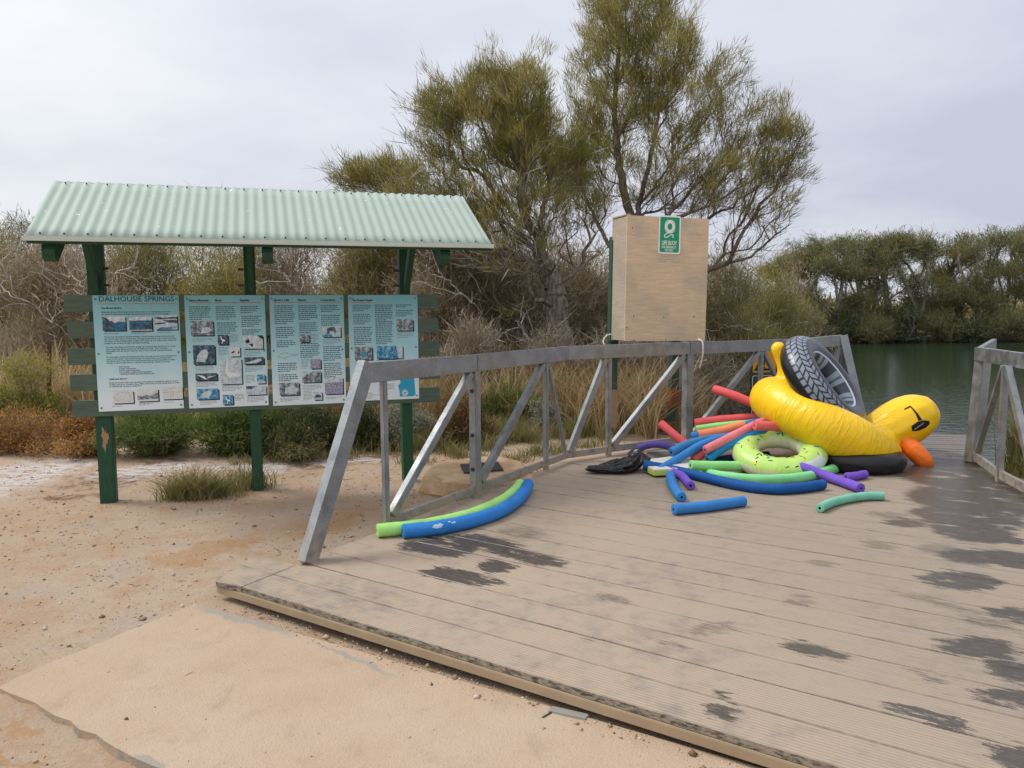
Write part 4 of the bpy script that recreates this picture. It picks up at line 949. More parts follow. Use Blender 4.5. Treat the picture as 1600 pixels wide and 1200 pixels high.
# local axes: x across, y up, z towards the viewer
def lbox(name, x0, x1, y0, y1, za, zb, mat, par=bbox, bev=0.002):
    bm = box_bm((x1 - x0, y1 - y0, zb - za), Matrix.Translation(((x0 + x1) / 2, (y0 + y1) / 2, (za + zb) / 2)), bev); return add(name, bm, mat, par)
lbox('front_panel', -0.004, bw + 0.004, 0, bh, -0.018, 0.0, PLY)
lbox('side_panel', 0, 0.018, 0.004, bh - 0.004, -bdp, -0.0185, PLY_EDGE); lbox('side_panel', bw - 0.018, bw, 0.004, bh - 0.004, -bdp, -0.0185, PLY_EDGE)
lbox('top_panel', 0.0185, bw - 0.0185, bh - 0.02, bh - 0.002, -bdp, -0.0185, PLY_EDGE); lbox('bottom_panel', 0.0185, bw - 0.0185, 0.0, 0.018, -bdp, -0.0185, PLY_EDGE)
lbox('back_panel', 0.0, bw, 0.0, bh, -bdp - 0.014, -bdp - 0.0005, PLY_EDGE)
lbox('top_batten', -0.01, 0.05, bh + 0.001, bh + 0.018, -bdp, -0.02, PLY_EDGE)
for x_ in (0.06, bw * 0.86):
    lbox('post', x_ - 0.05, x_ + 0.05, -1.05, bh * (0.86 if x_ < 0.3 else 0.8), -bdp - 0.115, -bdp - 0.0155, BOX_GREEN)
lbox('post_bracket', bw * 0.86 + 0.052, bw * 0.86 + 0.12, -0.62, -0.2, -bdp - 0.10, -bdp - 0.04, GALV)
lbox('post_foot', bw * 0.86 - 0.06, bw * 0.86 + 0.13, -0.86, -0.62, -bdp - 0.12, -bdp - 0.01, L_ORANGE if False else simple('rusty_steel', (0.20, 0.075, 0.03), 0.85, 0.3))
lbox('post_foot', 0.0, 0.12, -1.1, -0.62, -bdp - 0.12, -bdp - 0.01, simple('tan_timber', (0.32, 0.22, 0.14), 0.8, 0.3))
lbox('green_edge', -0.012, -0.002, -0.02, bh * 0.83, -bdp - 0.08, -bdp + 0.02, BOX_GREEN)
for fxx, fyy in ((0.10, 0.20), (0.47, 0.195), (0.85, 0.20), (0.02, 0.11), (0.06, 0.90), (0.5, 0.007), (0.11, 0.007)):
    bm = bmesh.new(); bmesh.ops.create_cone(bm, cap_ends=True, segments=10, radius1=0.008, radius2=0.006, depth=0.004, matrix=Matrix.Translation((bw * fxx, bh * fyy, 0.002))); add('nail', bm, DARK, bbox)
for i, (y_, x0_, x1_) in enumerate(((0.68, 0.43, 0.53), (0.66, 0.38, 0.56), (0.642, 0.40, 0.60))):
    rr = random.Random(i); bm = bmesh.new(); x_ = x0_
    while x_ < x1_:
        l = rr.uniform(0.012, 0.035); rect_bm(bw * x_, bh * y_, bw * (x_ + l), bh * y_ + 0.005, 0.0015, bm); x_ += l + 0.012
    tag(add('pencil_note', bm, INKL, bbox), kind='stuff')
# sign
sgn_w, sgn_h = bw * 0.272, bh * 0.305
def rrect(w_, h_, r_, n=5):
    o = []
    for cx_, cy_, a0 in ((w_ - r_, h_ - r_, 0), (r_, h_ - r_, 90), (r_, r_, 180), (w_ - r_, r_, 270)):
        for k in range(n + 1): a = R(a0 + 90 * k / n); o.append((cx_ + r_ * math.cos(a), cy_ + r_ * math.sin(a)))
    return o
sg_ = empty('sign', (0, 0, 0), None, None); sg_.parent = bbox; sg_['label'] = 'green and white LIFE BUOY sign'
sg_.matrix_basis = T_(bw * 0.375, bh * 0.706, 0.003)
bm = prism(rrect(sgn_w, sgn_h, 0.025), 0.0, 0.004); add('plate', bm, WHITE, sg_)
bd_ = 0.018
bm = prism([(a + bd_, c + bd_) for a, c in rrect(sgn_w - 2 * bd_, sgn_h - 2 * bd_, 0.014)], 0.0042, 0.0052); add('green_field', bm, SGREEN, sg_)
cx_, cy_ = sgn_w * 0.50, sgn_h * 0.715; k_ = sgn_w / 490.0
bm = bmesh.new(); n = 40
for i in range(n):
    pts = []
    for j, rr in ((i, 0), (i + 1, 0), (i + 1, 1), (i, 1)):
        a = 2 * PI * j / n; ro = 1 + 0.10 * abs(math.sin(2 * a)) ** 0.7
        rx, ry = ((112 * ro, 128 * ro) if rr else (54, 66)); pts.append(bm.verts.new((cx_ + rx * k_ * math.cos(a), cy_ + ry * k_ * math.sin(a), 0.0058)))
    bm.faces.new(pts)
bmesh.ops.remove_doubles(bm, verts=bm.verts, dist=1e-5); add('buoy_symbol', bm, WHITE, sg_)
for q_ in range(4):
    bm = bmesh.new(); a0 = PI / 4 + q_ * PI / 2
    for i in range(8):
        pts = [(a0 - 0.45 + 0.9 * j / 8, rr) for j, rr in ((i, 0), (i + 1, 0), (i + 1, 1), (i, 1))]
        bm.faces.new([bm.verts.new((cx_ + (96 + 8 * rr) * k_ * math.cos(a), cy_ + (112 + 8 * rr) * k_ * math.sin(a), 0.0063)) for a, rr in pts])
    add('buoy_strap', bm, SGREEN, sg_)
rp = catmull([(-0.02, -0.44), (-0.10, -0.50), (-0.20, -0.55), (-0.235, -0.63), (-0.18, -0.70), (-0.08, -0.66), (0.03, -0.58), (0.12, -0.55), (0.16, -0.62), (0.135, -0.70)], 6)
bm = bmesh.new()
for i in range(len(rp) - 1):
    a = Vector((rp[i].x, rp[i].y)); c = Vector((rp[i + 1].x, rp[i + 1].y)); d = (c - a)
    if d.length < 1e-6: continue
    d.normalize(); nn = Vector((-d.y, d.x)) * 0.021; a = a - d * 0.004; c = c + d * 0.004
    bm.faces.new([bm.verts.new((cx_ + v_.x * sgn_w, cy_ + sgn_h * 0.10 + v_.y * sgn_w * 0.86, 0.0058 + 0.00001 * i)) for v_ in (a - nn, c - nn, c + nn, a + nn)])
add('rope_symbol', bm, WHITE, sg_)
text_obj('lettering', 'LIFE BUOY', 0.07, WHITE, sg_, T_(sgn_w * 0.16, sgn_h * 0.235, 0.006), width=sgn_w * 0.68, bold=0.0014)
text_obj('lettering', 'FOR EMERGENCY', 0.04, WHITE, sg_, T_(sgn_w * 0.16, sgn_h * 0.145, 0.006), width=sgn_w * 0.66, bold=0.0007)
text_obj('lettering', 'USE ONLY', 0.04, WHITE, sg_, T_(sgn_w * 0.29, sgn_h * 0.068, 0.006), width=sgn_w * 0.40, bold=0.0007)
# ropes
ROPE = simple('off_white_rope', (0.62, 0.57, 0.48), 0.9, 0.2, 40, 120, 0.6)
def cs(p_): return V3(p_, 0)
rt_ = on_line(q4, q8, 1090); 
wobj('rope', tube_bm(catmull([V3(rt_ + Vector((0.02, 0.10)), 1.275), V3(rt_ + Vector((0.005, -0.02)), 1.272), V3(rt_ + Vector((0.03, -0.062)), 1.24), V3(rt_ + Vector((0.03, -0.075)), 1.12), V3(rt_ + Vector((0.015, -0.07)), 1.03), V3(rt_ + Vector((0.0, -0.062)), 0.955)], 6), 0.009, 8), ROPE, None, True)
tag(bpy.data.objects['rope'], 'frayed white rope end hanging over the top rail below the cupboard', 'rope')
rt2 = on_line(q4, q8, 945)
o = wobj('rope', tube_bm(catmull([V3(rt2 + Vector((-0.01, -0.03)), 1.262), V3(rt2 + Vector((-0.02, 0.0)), 1.30), V3(rt2 + Vector((0.02, 0.06)), 1.35), V3(rt2 + Vector((0.08, 0.12)), 1.36), V3(rt2 + Vector((0.1, 0.2)), 1.30)], 6), 0.007, 8), ROPE, None, True)
tag(o, 'short white rope loop tied at the lower corner of the plywood cupboard', 'rope')

# ------------------------------------------------------------------ warning board standing in the water
wl, wr_ = at(1173, 600, 12.2), at(1214, 600, 12.3)
wz1, wz0 = at(1190, 545, 12.2).z, at(1190, 668, 12.2).z
ws_ = empty('warning_sign', Vector((wl.x, wl.y, wz0)), 'dark green warning board with orange triangle standing beyond the handrail', 'sign')
wx = Vector((wr_.x - wl.x, wr_.y - wl.y, 0)); wwid = wx.length; wx.normalize(); wnn = Vector((wx.y, -wx.x, 0))
mm = frame(wx, wnn, Vector((wl.x, wl.y, wz0))); ws_.matrix_basis = mm
SIGNG = simple('dark_sign_green', (0.030, 0.045, 0.038), 0.5, bstr=0); AMBER = simple('amber_print', (0.62, 0.27, 0.02), 0.5, bstr=0)
wh = wz1 - wz0
add('board', box_bm((wwid, wh, 0.02), Matrix.Translation((wwid / 2, wh / 2, -0.01)), 0.002), SIGNG, ws_)
add('post', box_bm((0.06, wh + 1.6, 0.06), Matrix.Translation((wwid / 2, -0.75 + wh / 2, -0.051)), 0.004), BOX_GREEN, ws_)
zt1 = wh * 0.70
add('amber_plate', prism([(a + 0.03, c + zt1) for a, c in rrect(wwid - 0.06, wh * 0.27, 0.02)], 0.0005, 0.002), AMBER, ws_)
def tri_ring(par, cx, cy, r, r0, mat, z, name='triangle'):
    bm = bmesh.new(); A_ = [(cx + r * math.cos(R(90 + 120 * k)), cy + r * math.sin(R(90 + 120 * k))) for k in range(3)]; B_ = [(cx + r0 * math.cos(R(90 + 120 * k)), cy + r0 * math.sin(R(90 + 120 * k))) for k in range(3)]
    for k in range(3): bm.faces.new([bm.verts.new((*p_, z)) for p_ in (A_[k], A_[(k + 1) % 3], B_[(k + 1) % 3], B_[k])])
    add(name, bm, mat, par)
tri_ring(ws_, wwid / 2, zt1 + wh * 0.105, wwid * 0.46, wwid * 0.30, BLACK, 0.003)
add('exclamation', rect_bm(wwid / 2 - 0.012, zt1 + wh * 0.09, wwid / 2 + 0.012, zt1 + wh * 0.165, 0.003), BLACK, ws_); disc(ws_, wwid / 2, zt1 + wh * 0.065, 0.014, BLACK, 0.003, 'exclamation')
def ring_poly(par, pts, t, mat, z, name):
    bm = bmesh.new(); cxx = sum(p_[0] for p_ in pts) / len(pts); cyy = sum(p_[1] for p_ in pts) / len(pts)
    hx = max(abs(p_[0] - cxx) for p_ in pts); n = len(pts); inn = [(cxx + (p_[0] - cxx) * (1 - t / hx), cyy + (p_[1] - cyy) * (1 - t / hx)) for p_ in pts]
    for k in range(n): bm.faces.new([bm.verts.new((*v_, z)) for v_ in (pts[k], pts[(k + 1) % n], inn[(k + 1) % n], inn[k])])
    add(name, bm, mat, par)
for yb in (0.42, 0.06):
    ring_poly(ws_, [(a + 0.025, c + wh * yb) for a, c in rrect(wwid - 0.05, wh * 0.24, 0.03)], 0.008, WHITE, 0.001, 'pictogram_frame')
    add('pictogram', poly_bm([(wwid * 0.35, wh * (yb + 0.12)), (wwid * 0.5, wh * (yb + 0.16)), (wwid * 0.6, wh * (yb + 0.13)), (wwid * 0.5, wh * (yb + 0.10))], 0.001), WHITE, ws_)
    add('pictogram', rect_bm(wwid * 0.22, wh * (yb + 0.055), wwid * 0.78, wh * (yb + 0.07), 0.001), WHITE, ws_)
# ------------------------------------------------------------------ foam noodles
def noodle(pts, r, mat, label, hole=0.30, ribs=0, n=10, group='foam pool noodles'):
    """pts: (picture x, picture y, distance Y) or, with Y None, lying on the deck"""
    W3 = []
    for x_, y_, Yv in pts: W3.append(on(x_, y_, DECK + r * 0.97 + 0.002) if Yv is None else at(x_, y_, Yv))
    cm_ = catmull(W3, n); ph = random.random() * 9; bm = tube_bm(cm_, [r * (1 + 0.022 * math.sin(k_ * 0.9 + ph) + 0.014 * math.sin(k_ * 2.3 + ph * 2)) for k_ in range(len(cm_))], 20, True, hole, rib=0.04 if ribs else 0, ribn=ribs)
    c_ = W3[0]; bmesh.ops.translate(bm, vec=-c_, verts=bm.verts); bmesh.ops.recalc_face_normals(bm, faces=bm.faces)
    for f in bm.faces: f.smooth = f.material_index == 0
    me = bpy.data.meshes.new('foam_noodle'); bm.to_mesh(me); bm.free()
    me.set_sharp_from_angle(angle=R(50))
    o = link('foam_noodle', me, [mat, HOLE]); o.location = c_
    return tag(o, label, 'pool noodle', group)
FN = FOAM
noodle([(590, 829, None), (640, 824, None), (690, 816, None), (740, 803, None), (783, 784, None), (803, 769, None), (813, 757, None)], 0.047, FN['lime'], 'lime green noodle lying along the foot of the handrail, curved at its far end')
bn_ = noodle([(630, 830, None), (680, 825, None), (735, 814, None), (780, 799, None), (808, 781, None), (820, 767, None), (825, 757, None)], 0.050, FN['azure'], 'long bright blue noodle with torn white scuffs beside the lime noodle')
FLAKE = simple('torn_white_skin', (0.50, 0.60, 0.72), 0.8, 0.1, bstr=0)
tree_b = BVHTree.FromObject(bn_, bpy.context.evaluated_depsgraph_get())
def decal(par, bvh, pts, origin, ux, uy, direction, mat, lift=0.0012, name='print', sub=1):
    """flat print laid onto a curved skin: each outline point is dropped onto the surface along one direction"""
    bm = bmesh.new(); vs = [bm.verts.new((x_, y_, 0)) for x_, y_ in pts]; bm.faces.new(vs)
    bmesh.ops.triangulate(bm, faces=bm.faces)
    for _ in range(sub): bmesh.ops.subdivide_edges(bm, edges=bm.edges[:], cuts=1, use_grid_fill=True)
    bmesh.ops.triangulate(bm, faces=bm.faces)
    bad = []
    for v_ in bm.verts:
        h_ = bvh.ray_cast(origin + ux * v_.co.x + uy * v_.co.y - direction * 3.0, direction)
        if h_[0] is None: bad.append(v_)
        else:
            nn = h_[1] if h_[1].dot(direction) < 0 else -h_[1]; v_.co = h_[0] + nn * lift
    bmesh.ops.delete(bm, geom=bad, context='VERTS')
    return add(name, bm, mat, par)
md_ = bn_.data.vertices
sc_o = on(684, 822, DECK + 0.08) - bn_.location
vd = (sc_o + bn_.location - CAM).normalized(); lx = (on(700, 820, .15) - on(684, 822, .15)).normalized()
for cx2, cy2, rr_, sd_ in ((0.0, 0.0, 0.036, 1), (0.115, 0.012, 0.015, 4), (0.085, 0.02, 0.009, 6)):
    rg = random.Random(sd_); pts = [(cx2 + rr_ * 1.25 * rg.uniform(0.6, 1.15) * math.cos(2 * PI * k / 16), cy2 + rr_ * 0.55 * rg.uniform(0.55, 1.15) * math.sin(2 * PI * k / 16)) for k in range(16)]
    decal(bn_, tree_b, pts, sc_o, lx, Vector((0, 0, 1)), vd, FLAKE, name='scuff')
noodle([(1053, 796, None), (1105, 791, None), (1162, 783, None)], 0.041, FN['blue'], 'short straight blue noodle lying alone in front of the pile', 0.24)
noodle([(1047, 742, None), (1050, 755, None), (1057, 768, None), (1065, 777, None)], 0.041, FN['blue'], 'short blue noodle pointing to the front, just behind the lone blue one', 0.24)
noodle([(1006, 726, 7.20), (1045, 733, None), (1098, 745, None), (1150, 757, None), (1205, 764, None), (1250, 762, None), (1286, 757, None)], 0.044, FN['royal'], 'long dark blue noodle bowed across the front of the pile')
noodle([(1079, 759, None), (1072, 751, None), (1064, 743, None), (1045, 735, None)], 0.038, FN['purple'], 'purple noodle end with a dark hole peeping from under the long dark blue noodle')
noodle([(1079, 727, 7.05), (1115, 728, 7.10), (1155, 728, 7.2), (1200, 728, 7.35)], 0.045, FN['green'], 'light green noodle whose open end lies on top of the mint one')
noodle([(1092, 737, 7.25), (1130, 744, None), (1181, 749, None), (1230, 748, None), (1272, 742, None), (1310, 730, None)], 0.044, FN['mint'], 'long mint green noodle under the doughnut ring')
noodle([(1243, 726, 6.98), (1295, 745, 6.75), (1345, 763, None)], 0.042, FN['purple'], 'ribbed purple noodle leaning from the doughnut down to the deck', 0.22, 12)
noodle([(1322, 745, None), (1336, 744, None), (1352, 741, None)], 0.038, FN['purple'], 'purple noodle stub half hidden below the black ring', 0.30)
noodle([(1281, 794, None), (1300, 785, None), (1330, 778, None), (1356, 775, None), (1380, 775, None)], 0.034, FN['sea'], 'stained sea green noodle, the outermost one in front of the duck', 0.30)
noodle([(1106, 717, 7.35), (1124, 704, 7.38), (1146, 691, 7.42), (1180, 678, 7.5), (1224, 672, 7.6), (1260, 672, 7.7)], 0.043, FN['cyan'], 'sky blue noodle curving up behind the doughnut')
noodle([(1102, 703, 7.32), (1140, 684, 7.42), (1180, 664, 7.55), (1210, 652, 7.7)], 0.042, FN['pink'], 'pink noodle crossing over the blue ones')
noodle([(1179, 665, 7.42), (1210, 666, 7.46), (1240, 668, 7.5), (1275, 672, 7.6)], 0.046, FN['coral'], 'thick coral noodle end pressed below the yellow duck', 0.2)
noodle([(1080, 682, 7.85), (1110, 677, 7.87), (1140, 671, 7.9), (1166, 664, 7.92), (1200, 655, 7.95)], 0.040, FN['blue'], 'blue noodle pushed through an orange sleeve')
noodle([(1091, 680, 7.85), (1125, 674, 7.87), (1163, 665, 7.9)], 0.051, FN['orange'], 'orange noodle sleeve around a blue noodle', 0.78)
noodle([(1088, 670, 8.02), (1125, 665, 8.02), (1165, 661, 8.02), (1200, 655, 8.0)], 0.034, FN['green'], 'thin green noodle squeezed between the orange and the upper red ones')
noodle([(1086, 661, 8.12), (1125, 656, 8.1), (1170, 653, 8.05), (1212, 652, 8.0), (1240, 655, 7.9)], 0.045, FN['red'], 'long red noodle lying level along the top of the pile')
noodle([(1116, 608, 8.3), (1152, 620, 8.1), (1200, 641, 7.95), (1240, 660, 7.9)], 0.046, FN['red'], 'highest red noodle, sticking up in front of the warning board')
noodle([(1033, 662, 8.1), (1046, 673, 8.0), (1058, 683, 7.9), (1078, 697, 7.8), (1110, 708, 7.7)], 0.043, FN['red'], 'red noodle rising against the tall steel post')
noodle([(1049, 707, 7.42), (1068, 697, 7.5), (1090, 690, 7.6), (1112, 686, 7.7), (1150, 682, 7.8)], 0.044, FN['steel'], 'steel blue noodle with its round hole facing front')
noodle([(1030, 735, None), (1048, 724, 7.25), (1069, 711, 7.35), (1099, 694, 7.5), (1140, 682, 7.65), (1180, 676, 7.75)], 0.040, FN['blue'], 'medium blue noodle curving up from the white board')
noodle([(985, 712, 8.15), (995, 703, 8.12), (1010, 696, 8.05), (1028, 694, 7.95), (1050, 699, 7.9), (1075, 708, 7.8)], 0.040, FN['violet'], 'dull violet noodle arched over the bottom rail')
noodle([(1083, 718, 7.45), (1104, 706, 7.5), (1130, 697, 7.6)], 0.044, FN['coral'], 'coral noodle end tucked between pink and blue ones')
noodle([(1105, 724, 7.55), (1150, 716, 7.6), (1200, 712, 7.7)], 0.045, FN['navy'], 'navy noodle buried in the shade of the pile')
noodle([(1090, 730, 7.7), (1160, 722, 7.9), (1240, 722, 7.9)], 0.045, FN['navy'], 'second navy noodle deep under the doughnut ring')
noodle([(1090, 667, 8.15), (1140, 662, 8.15), (1190, 655, 8.1)], 0.036, FN['navy'], 'navy noodle showing as a thin line below the long level red one')

# white bodyboard and grey mat under the noodles
zb_b = DECK + 0.075
bp = [on(1009, 718, zb_b), on(1046, 713, zb_b), on(1084, 715, zb_b), on(1096, 722, zb_b), on(1080, 731, zb_b), on(1044, 733, zb_b), on(1022, 734, zb_b), on(1012, 729, zb_b)]
bm = prism([xy(v_) for v_ in bp], zb_b - 0.055, zb_b - 0.012); bbw = wobj('bodyboard', bm, simple('yellow_green_foam', (0.50, 0.55, 0.10), 0.6, 0.1)); tag(bbw, 'white topped bodyboard with yellow green rim under the noodles', 'bodyboard')
cc = Vector((sum(v_.x for v_ in bp) / 8, sum(v_.y for v_ in bp) / 8))
wobj('deck_skin', prism([tuple(cc + (Vector(xy(v_)) - cc) * 0.985) for v_ in bp], zb_b - 0.0115, zb_b), simple('off_white_skin', (0.62, 0.60, 0.55), 0.6, 0.1), bbw)
mp = [at(1007, 712, 8.0), at(1012, 706, 8.05), at(1040, 704, 8.05), at(1056, 706, 8.0), at(1060, 716, 7.95), at(1030, 720, 7.9)]
bm = bmesh.new(); fv = [bm.verts.new(v_) for v_ in mp]; bv = [bm.verts.new(v_ + Vector((0.0, 0.05, -0.02))) for v_ in mp]
bm.faces.new(fv); bm.faces.new(bv[::-1])
for k in range(len(mp)): bm.faces.new((fv[k], bv[k], bv[(k + 1) % len(mp)], fv[(k + 1) % len(mp)]))
tag(wobj('foam_mat', bm, simple('grey_foam', (0.17, 0.165, 0.155), 0.85, 0.2)), 'worn grey foam mat leaning on the bottom rail behind the bodyboard', 'mat')

# bin liner
bc = on(962, 737, DECK); bm = bmesh.new(); bmesh.ops.create_icosphere(bm, subdivisions=5, radius=1.0)
for v_ in bm.verts:
    p_ = v_.co.copy(); u_ = p_.x
    hgt = 0.055 + 0.055 * max(0, 0.5 + 0.5 * math.sin(u_ * 2.2 - 0.6)) + 0.075 * math.exp(-((u_ - 0.80) / 0.18) ** 2)
    wd_ = 0.13 + 0.05 * math.sin(u_ * 3 + 1)
    k1_ = mnoise.fractal(p_ * 2.2 + Vector((3, 1, 7)), 1.0, 2.0, 4); k2_ = mnoise.ridged_multi_fractal(p_ * 3.1, 0.9, 2.0, 4, 1.0, 2.0)
    s_ = 1 + 0.26 * k1_ + 0.04 * (k2_ - 1)
    v_.co = Vector((p_.x * 0.31 * (1 + 0.06 * k1_), p_.y * wd_ * s_, max(0.0, (p_.z * 0.5 + 0.42)) * hgt * 1.45 * s_ + 0.003))
    if u_ > 0.86: v_.co.x += 0.05 * (u_ - 0.86) / 0.14
bagm = Matrix.Translation(bc) @ Matrix.Rotation(R(18), 4, 'Z')
bmesh.ops.transform(bm, matrix=bagm, verts=bm.verts)
tag(wobj('rubbish_bag', bm, BAG, None, True), 'crumpled shiny black plastic bag on the deck by the handrail', 'plastic bag')

# ------------------------------------------------------------------ inflatables
def torus_bm(Rm, r, nu=96, nv=36, squash=1.0, fn=None):
    bm = bmesh.new(); uvl = bm.loops.layers.uv.new('UVMap'); g = []
    for i in range(nu):
        row = []
        for j in range(nv):
            a = 2 * PI * i / nu; b_ = 2 * PI * j / nv; rr = r * (fn(a, b_) if fn else 1)
            row.append(bm.verts.new(((Rm + rr * math.cos(b_)) * math.cos(a), (Rm + rr * math.cos(b_)) * math.sin(a), rr * math.sin(b_) * squash)))
        g.append(row)
    for i in range(nu):
        for j in range(nv):
            f = bm.faces.new((g[i][j], g[(i + 1) % nu][j], g[(i + 1) % nu][(j + 1) % nv], g[i][(j + 1) % nv])); f.smooth = True
            for l, (ii, jj) in zip(f.loops, ((i, j), (i + 1, j), (i + 1, j + 1), (i, j + 1))): l[uvl].uv = (ii / nu, jj / nv)
    return bm
# duck: local x forward, y to its side, z up
dk_c = at(1287, 664, 7.78)
f_ = Vector((math.cos(R(27)), -0.05, -math.sin(R(27)))).normalized(); up_ = Vector((math.sin(R(27)), -0.06, math.cos(R(27)))); sd_ = up_.cross(f_).normalized(); up_ = f_.cross(sd_).normalized()
dm = Matrix.Identity(4)
for i in range(3): dm[i][0] = f_[i]; dm[i][1] = sd_[i]; dm[i][2] = up_[i]; dm[i][3] = dk_c[i]
duck = empty('inflatable_duck', dk_c, 'big yellow inflatable duck ring with sunglasses and orange beak, tipped head down', 'pool float')
duck.matrix_basis = dm
DR, Dr = 0.545, 0.232
def blob(bm, pts, rads, n=16):
    c_ = catmull(pts, n); m_ = len(c_); rr = np.interp(np.linspace(0, len(rads) - 1, m_), np.arange(len(rads)), rads)
    for p_, r_ in list(zip(c_, rr))[::3]: bmesh.ops.create_icosphere(bm, subdivisions=2, radius=float(r_), matrix=Matrix.Translation(p_))
bm = torus_bm(DR, Dr, 72, 28, 1.0, lambda a, b_: 1.0 + 0.014 * math.sin(a * 9 + 2 * math.sin(b_)) )
# gentle taper towards the front
for v_ in bm.verts:
    t = max(0.0, v_.co.x / (DR + Dr)); v_.co.z *= 1 - 0.14 * t
blob(bm, [(0.46, 0, 0.04), (0.55, 0, 0.19), (0.63, 0, 0.32), (0.70, 0, 0.425), (0.755, 0, 0.49)], [0.215, 0.235, 0.25, 0.25, 0.222])
blob(bm, [(-0.45, 0, 0.12), (-0.50, 0, 0.23), (-0.58, 0, 0.335), (-0.68, 0, 0.415), (-0.775, 0, 0.475)], [0.17, 0.15, 0.110, 0.090, 0.076])
blob(bm, [(0.66, 0, -0.07), (0.74, 0, -0.12), (0.775, 0, -0.15)], [0.13, 0.09, 0.06])
me = bpy.data.meshes.new('body'); bm.to_mesh(me); bm.free()
tmp = bpy.data.objects.new('tmp_body', me); COL.objects.link(tmp)
md = tmp.modifiers.new('r', 'REMESH'); md.mode = 'VOXEL'; md.voxel_size = 0.016
md = tmp.modifiers.new('s', 'SMOOTH'); md.factor = 0.6; md.iterations = 14
me2 = bpy.data.meshes.new_from_object(tmp.evaluated_get(bpy.context.evaluated_depsgraph_get())); bpy.data.objects.remove(tmp); me2.name = 'body'; me2.materials.clear()
def duck_vinyl():
    b = NB('yellow_vinyl_body'); o = b.obj(); s = b.n('ShaderNodeSeparateXYZ', {0: o})
    ang = b.math('ARCTAN2', s.outputs[1], s.outputs[0]); rad = b.vec('LENGTH', b.vec('MULTIPLY', o, (1, 1, 0)).outputs[0]).outputs['Value']
    cv = b.n('ShaderNodeCombineXYZ', {0: b.math('MULTIPLY', ang, 5.5), 1: b.math('MULTIPLY', rad, 1.6), 2: b.math('MULTIPLY', s.outputs[2], 1.6)}).outputs[0]
    w1_ = b.noise(cv, 3.4, 1, 0.4, 0.6); w2_ = b.noise(cv, 6.5, 1, 0.4, 0.8); big = b.noise(o, 5, 3)
    hd = b.step(b.math('ADD', s.outputs[0], s.outputs[2]), 0.75, 0.95)
    amt = b.math('MULTIPLY', b.math('SUBTRACT', 1.0, b.math('MULTIPLY', hd, 0.75)), b.step(b.noise(cv, 0.9, 2), 0.35, 0.6, 0.35, 1.0))
    h = b.math('MULTIPLY', b.math('ADD', b.step(w1_, 0.46, 0.66), b.math('MULTIPLY', b.step(w2_, 0.45, 0.70), 0.40)), amt)
    b.set(color=b.mix(b.noise(o, 3, 3), (0.88, 0.53, 0.005), (0.93, 0.60, 0.010)), rough=0.27, spec=0.42, sss=0.0)
    b.bump(h, 0.32, 0.018); return b.m
body = link('body', me2, duck_vinyl(), duck, True)
bmb = bmesh.new(); bmb.from_mesh(me2); dbvh = BVHTree.FromBMesh(bmb); bmb.free()
# beak
bm = bmesh.new(); blob(bm, [(0.70, -0.15, 0.215), (0.80, -0.22, 0.175), (0.905, -0.25, 0.135), (0.96, -0.255, 0.112)], [0.090, 0.096, 0.090, 0.064], 10)
me = bpy.data.meshes.new('beak'); bm.to_mesh(me); bm.free(); tmp = bpy.data.objects.new('tmp', me); COL.objects.link(tmp)
md = tmp.modifiers.new('r', 'REMESH'); md.mode = 'VOXEL'; md.voxel_size = 0.010; md = tmp.modifiers.new('s', 'SMOOTH'); md.factor = 0.6; md.iterations = 8
mb = bpy.data.meshes.new_from_object(tmp.evaluated_get(bpy.context.evaluated_depsgraph_get())); bpy.data.objects.remove(tmp); mb.name = 'beak'; mb.materials.clear()
link('beak', mb, ORANGEV, duck, True)
# sunglasses printed on both cheeks (side of the head = local y)
LENS = [(0.815, 0.405), (0.845, 0.372), (0.895, 0.40), (0.94, 0.455), (0.955, 0.495), (0.935, 0.515), (0.885, 0.50), (0.84, 0.462)]
ARM = [(0.872, 0.495), (0.846, 0.472), (0.805, 0.515), (0.752, 0.548), (0.722, 0.508), (0.714, 0.513), (0.748, 0.562), (0.815, 0.53)]
GLINT = [(0.845, 0.395), (0.858, 0.392), (0.90, 0.478), (0.888, 0.480)]
for sgn in (-1, 1):
    d_ = Vector((0, -sgn, 0))
    for pts, m_, nm, lf in ((LENS, BLACK, 'sunglasses_lens', 0.002), (ARM, BLACK, 'sunglasses_arm', 0.002), (GLINT, GREYP if False else simple('lens_glint', (0.30, 0.27, 0.25), 0.4, bstr=0), 'lens_glint', 0.0035)):
        decal(body, dbvh, [((a - 0.86) * 1.12 + 0.70, (c - 0.46) * 1.12 + 0.43) for a, c in pts], Vector((0, 0, 0)), Vector((1, 0, 0)), Vector((0, 0, 1)), d_, m_, lf, nm, 2)
bm = bmesh.new(); tb = [(0.46, -0.03, 0.225), (0.50, -0.03, 0.225), (0.50, 0.03, 0.225), (0.46, 0.03, 0.225)]
pp_ = [( -0.46, 0, 0.225), (-0.36, 0, 0.225)]
add('valve', tube_bm([(0.33, -0.02, 0.20), (0.32, -0.02, 0.275)], 0.02, 12), CLEARV, duck)
bm = torus_bm(DR - 0.02, Dr * 0.50, 72, 10, 1.0); bmesh.ops.translate(bm, vec=(0, 0, 0.112), verts=bm.verts)
add('seam', bm, CLEARV, duck)

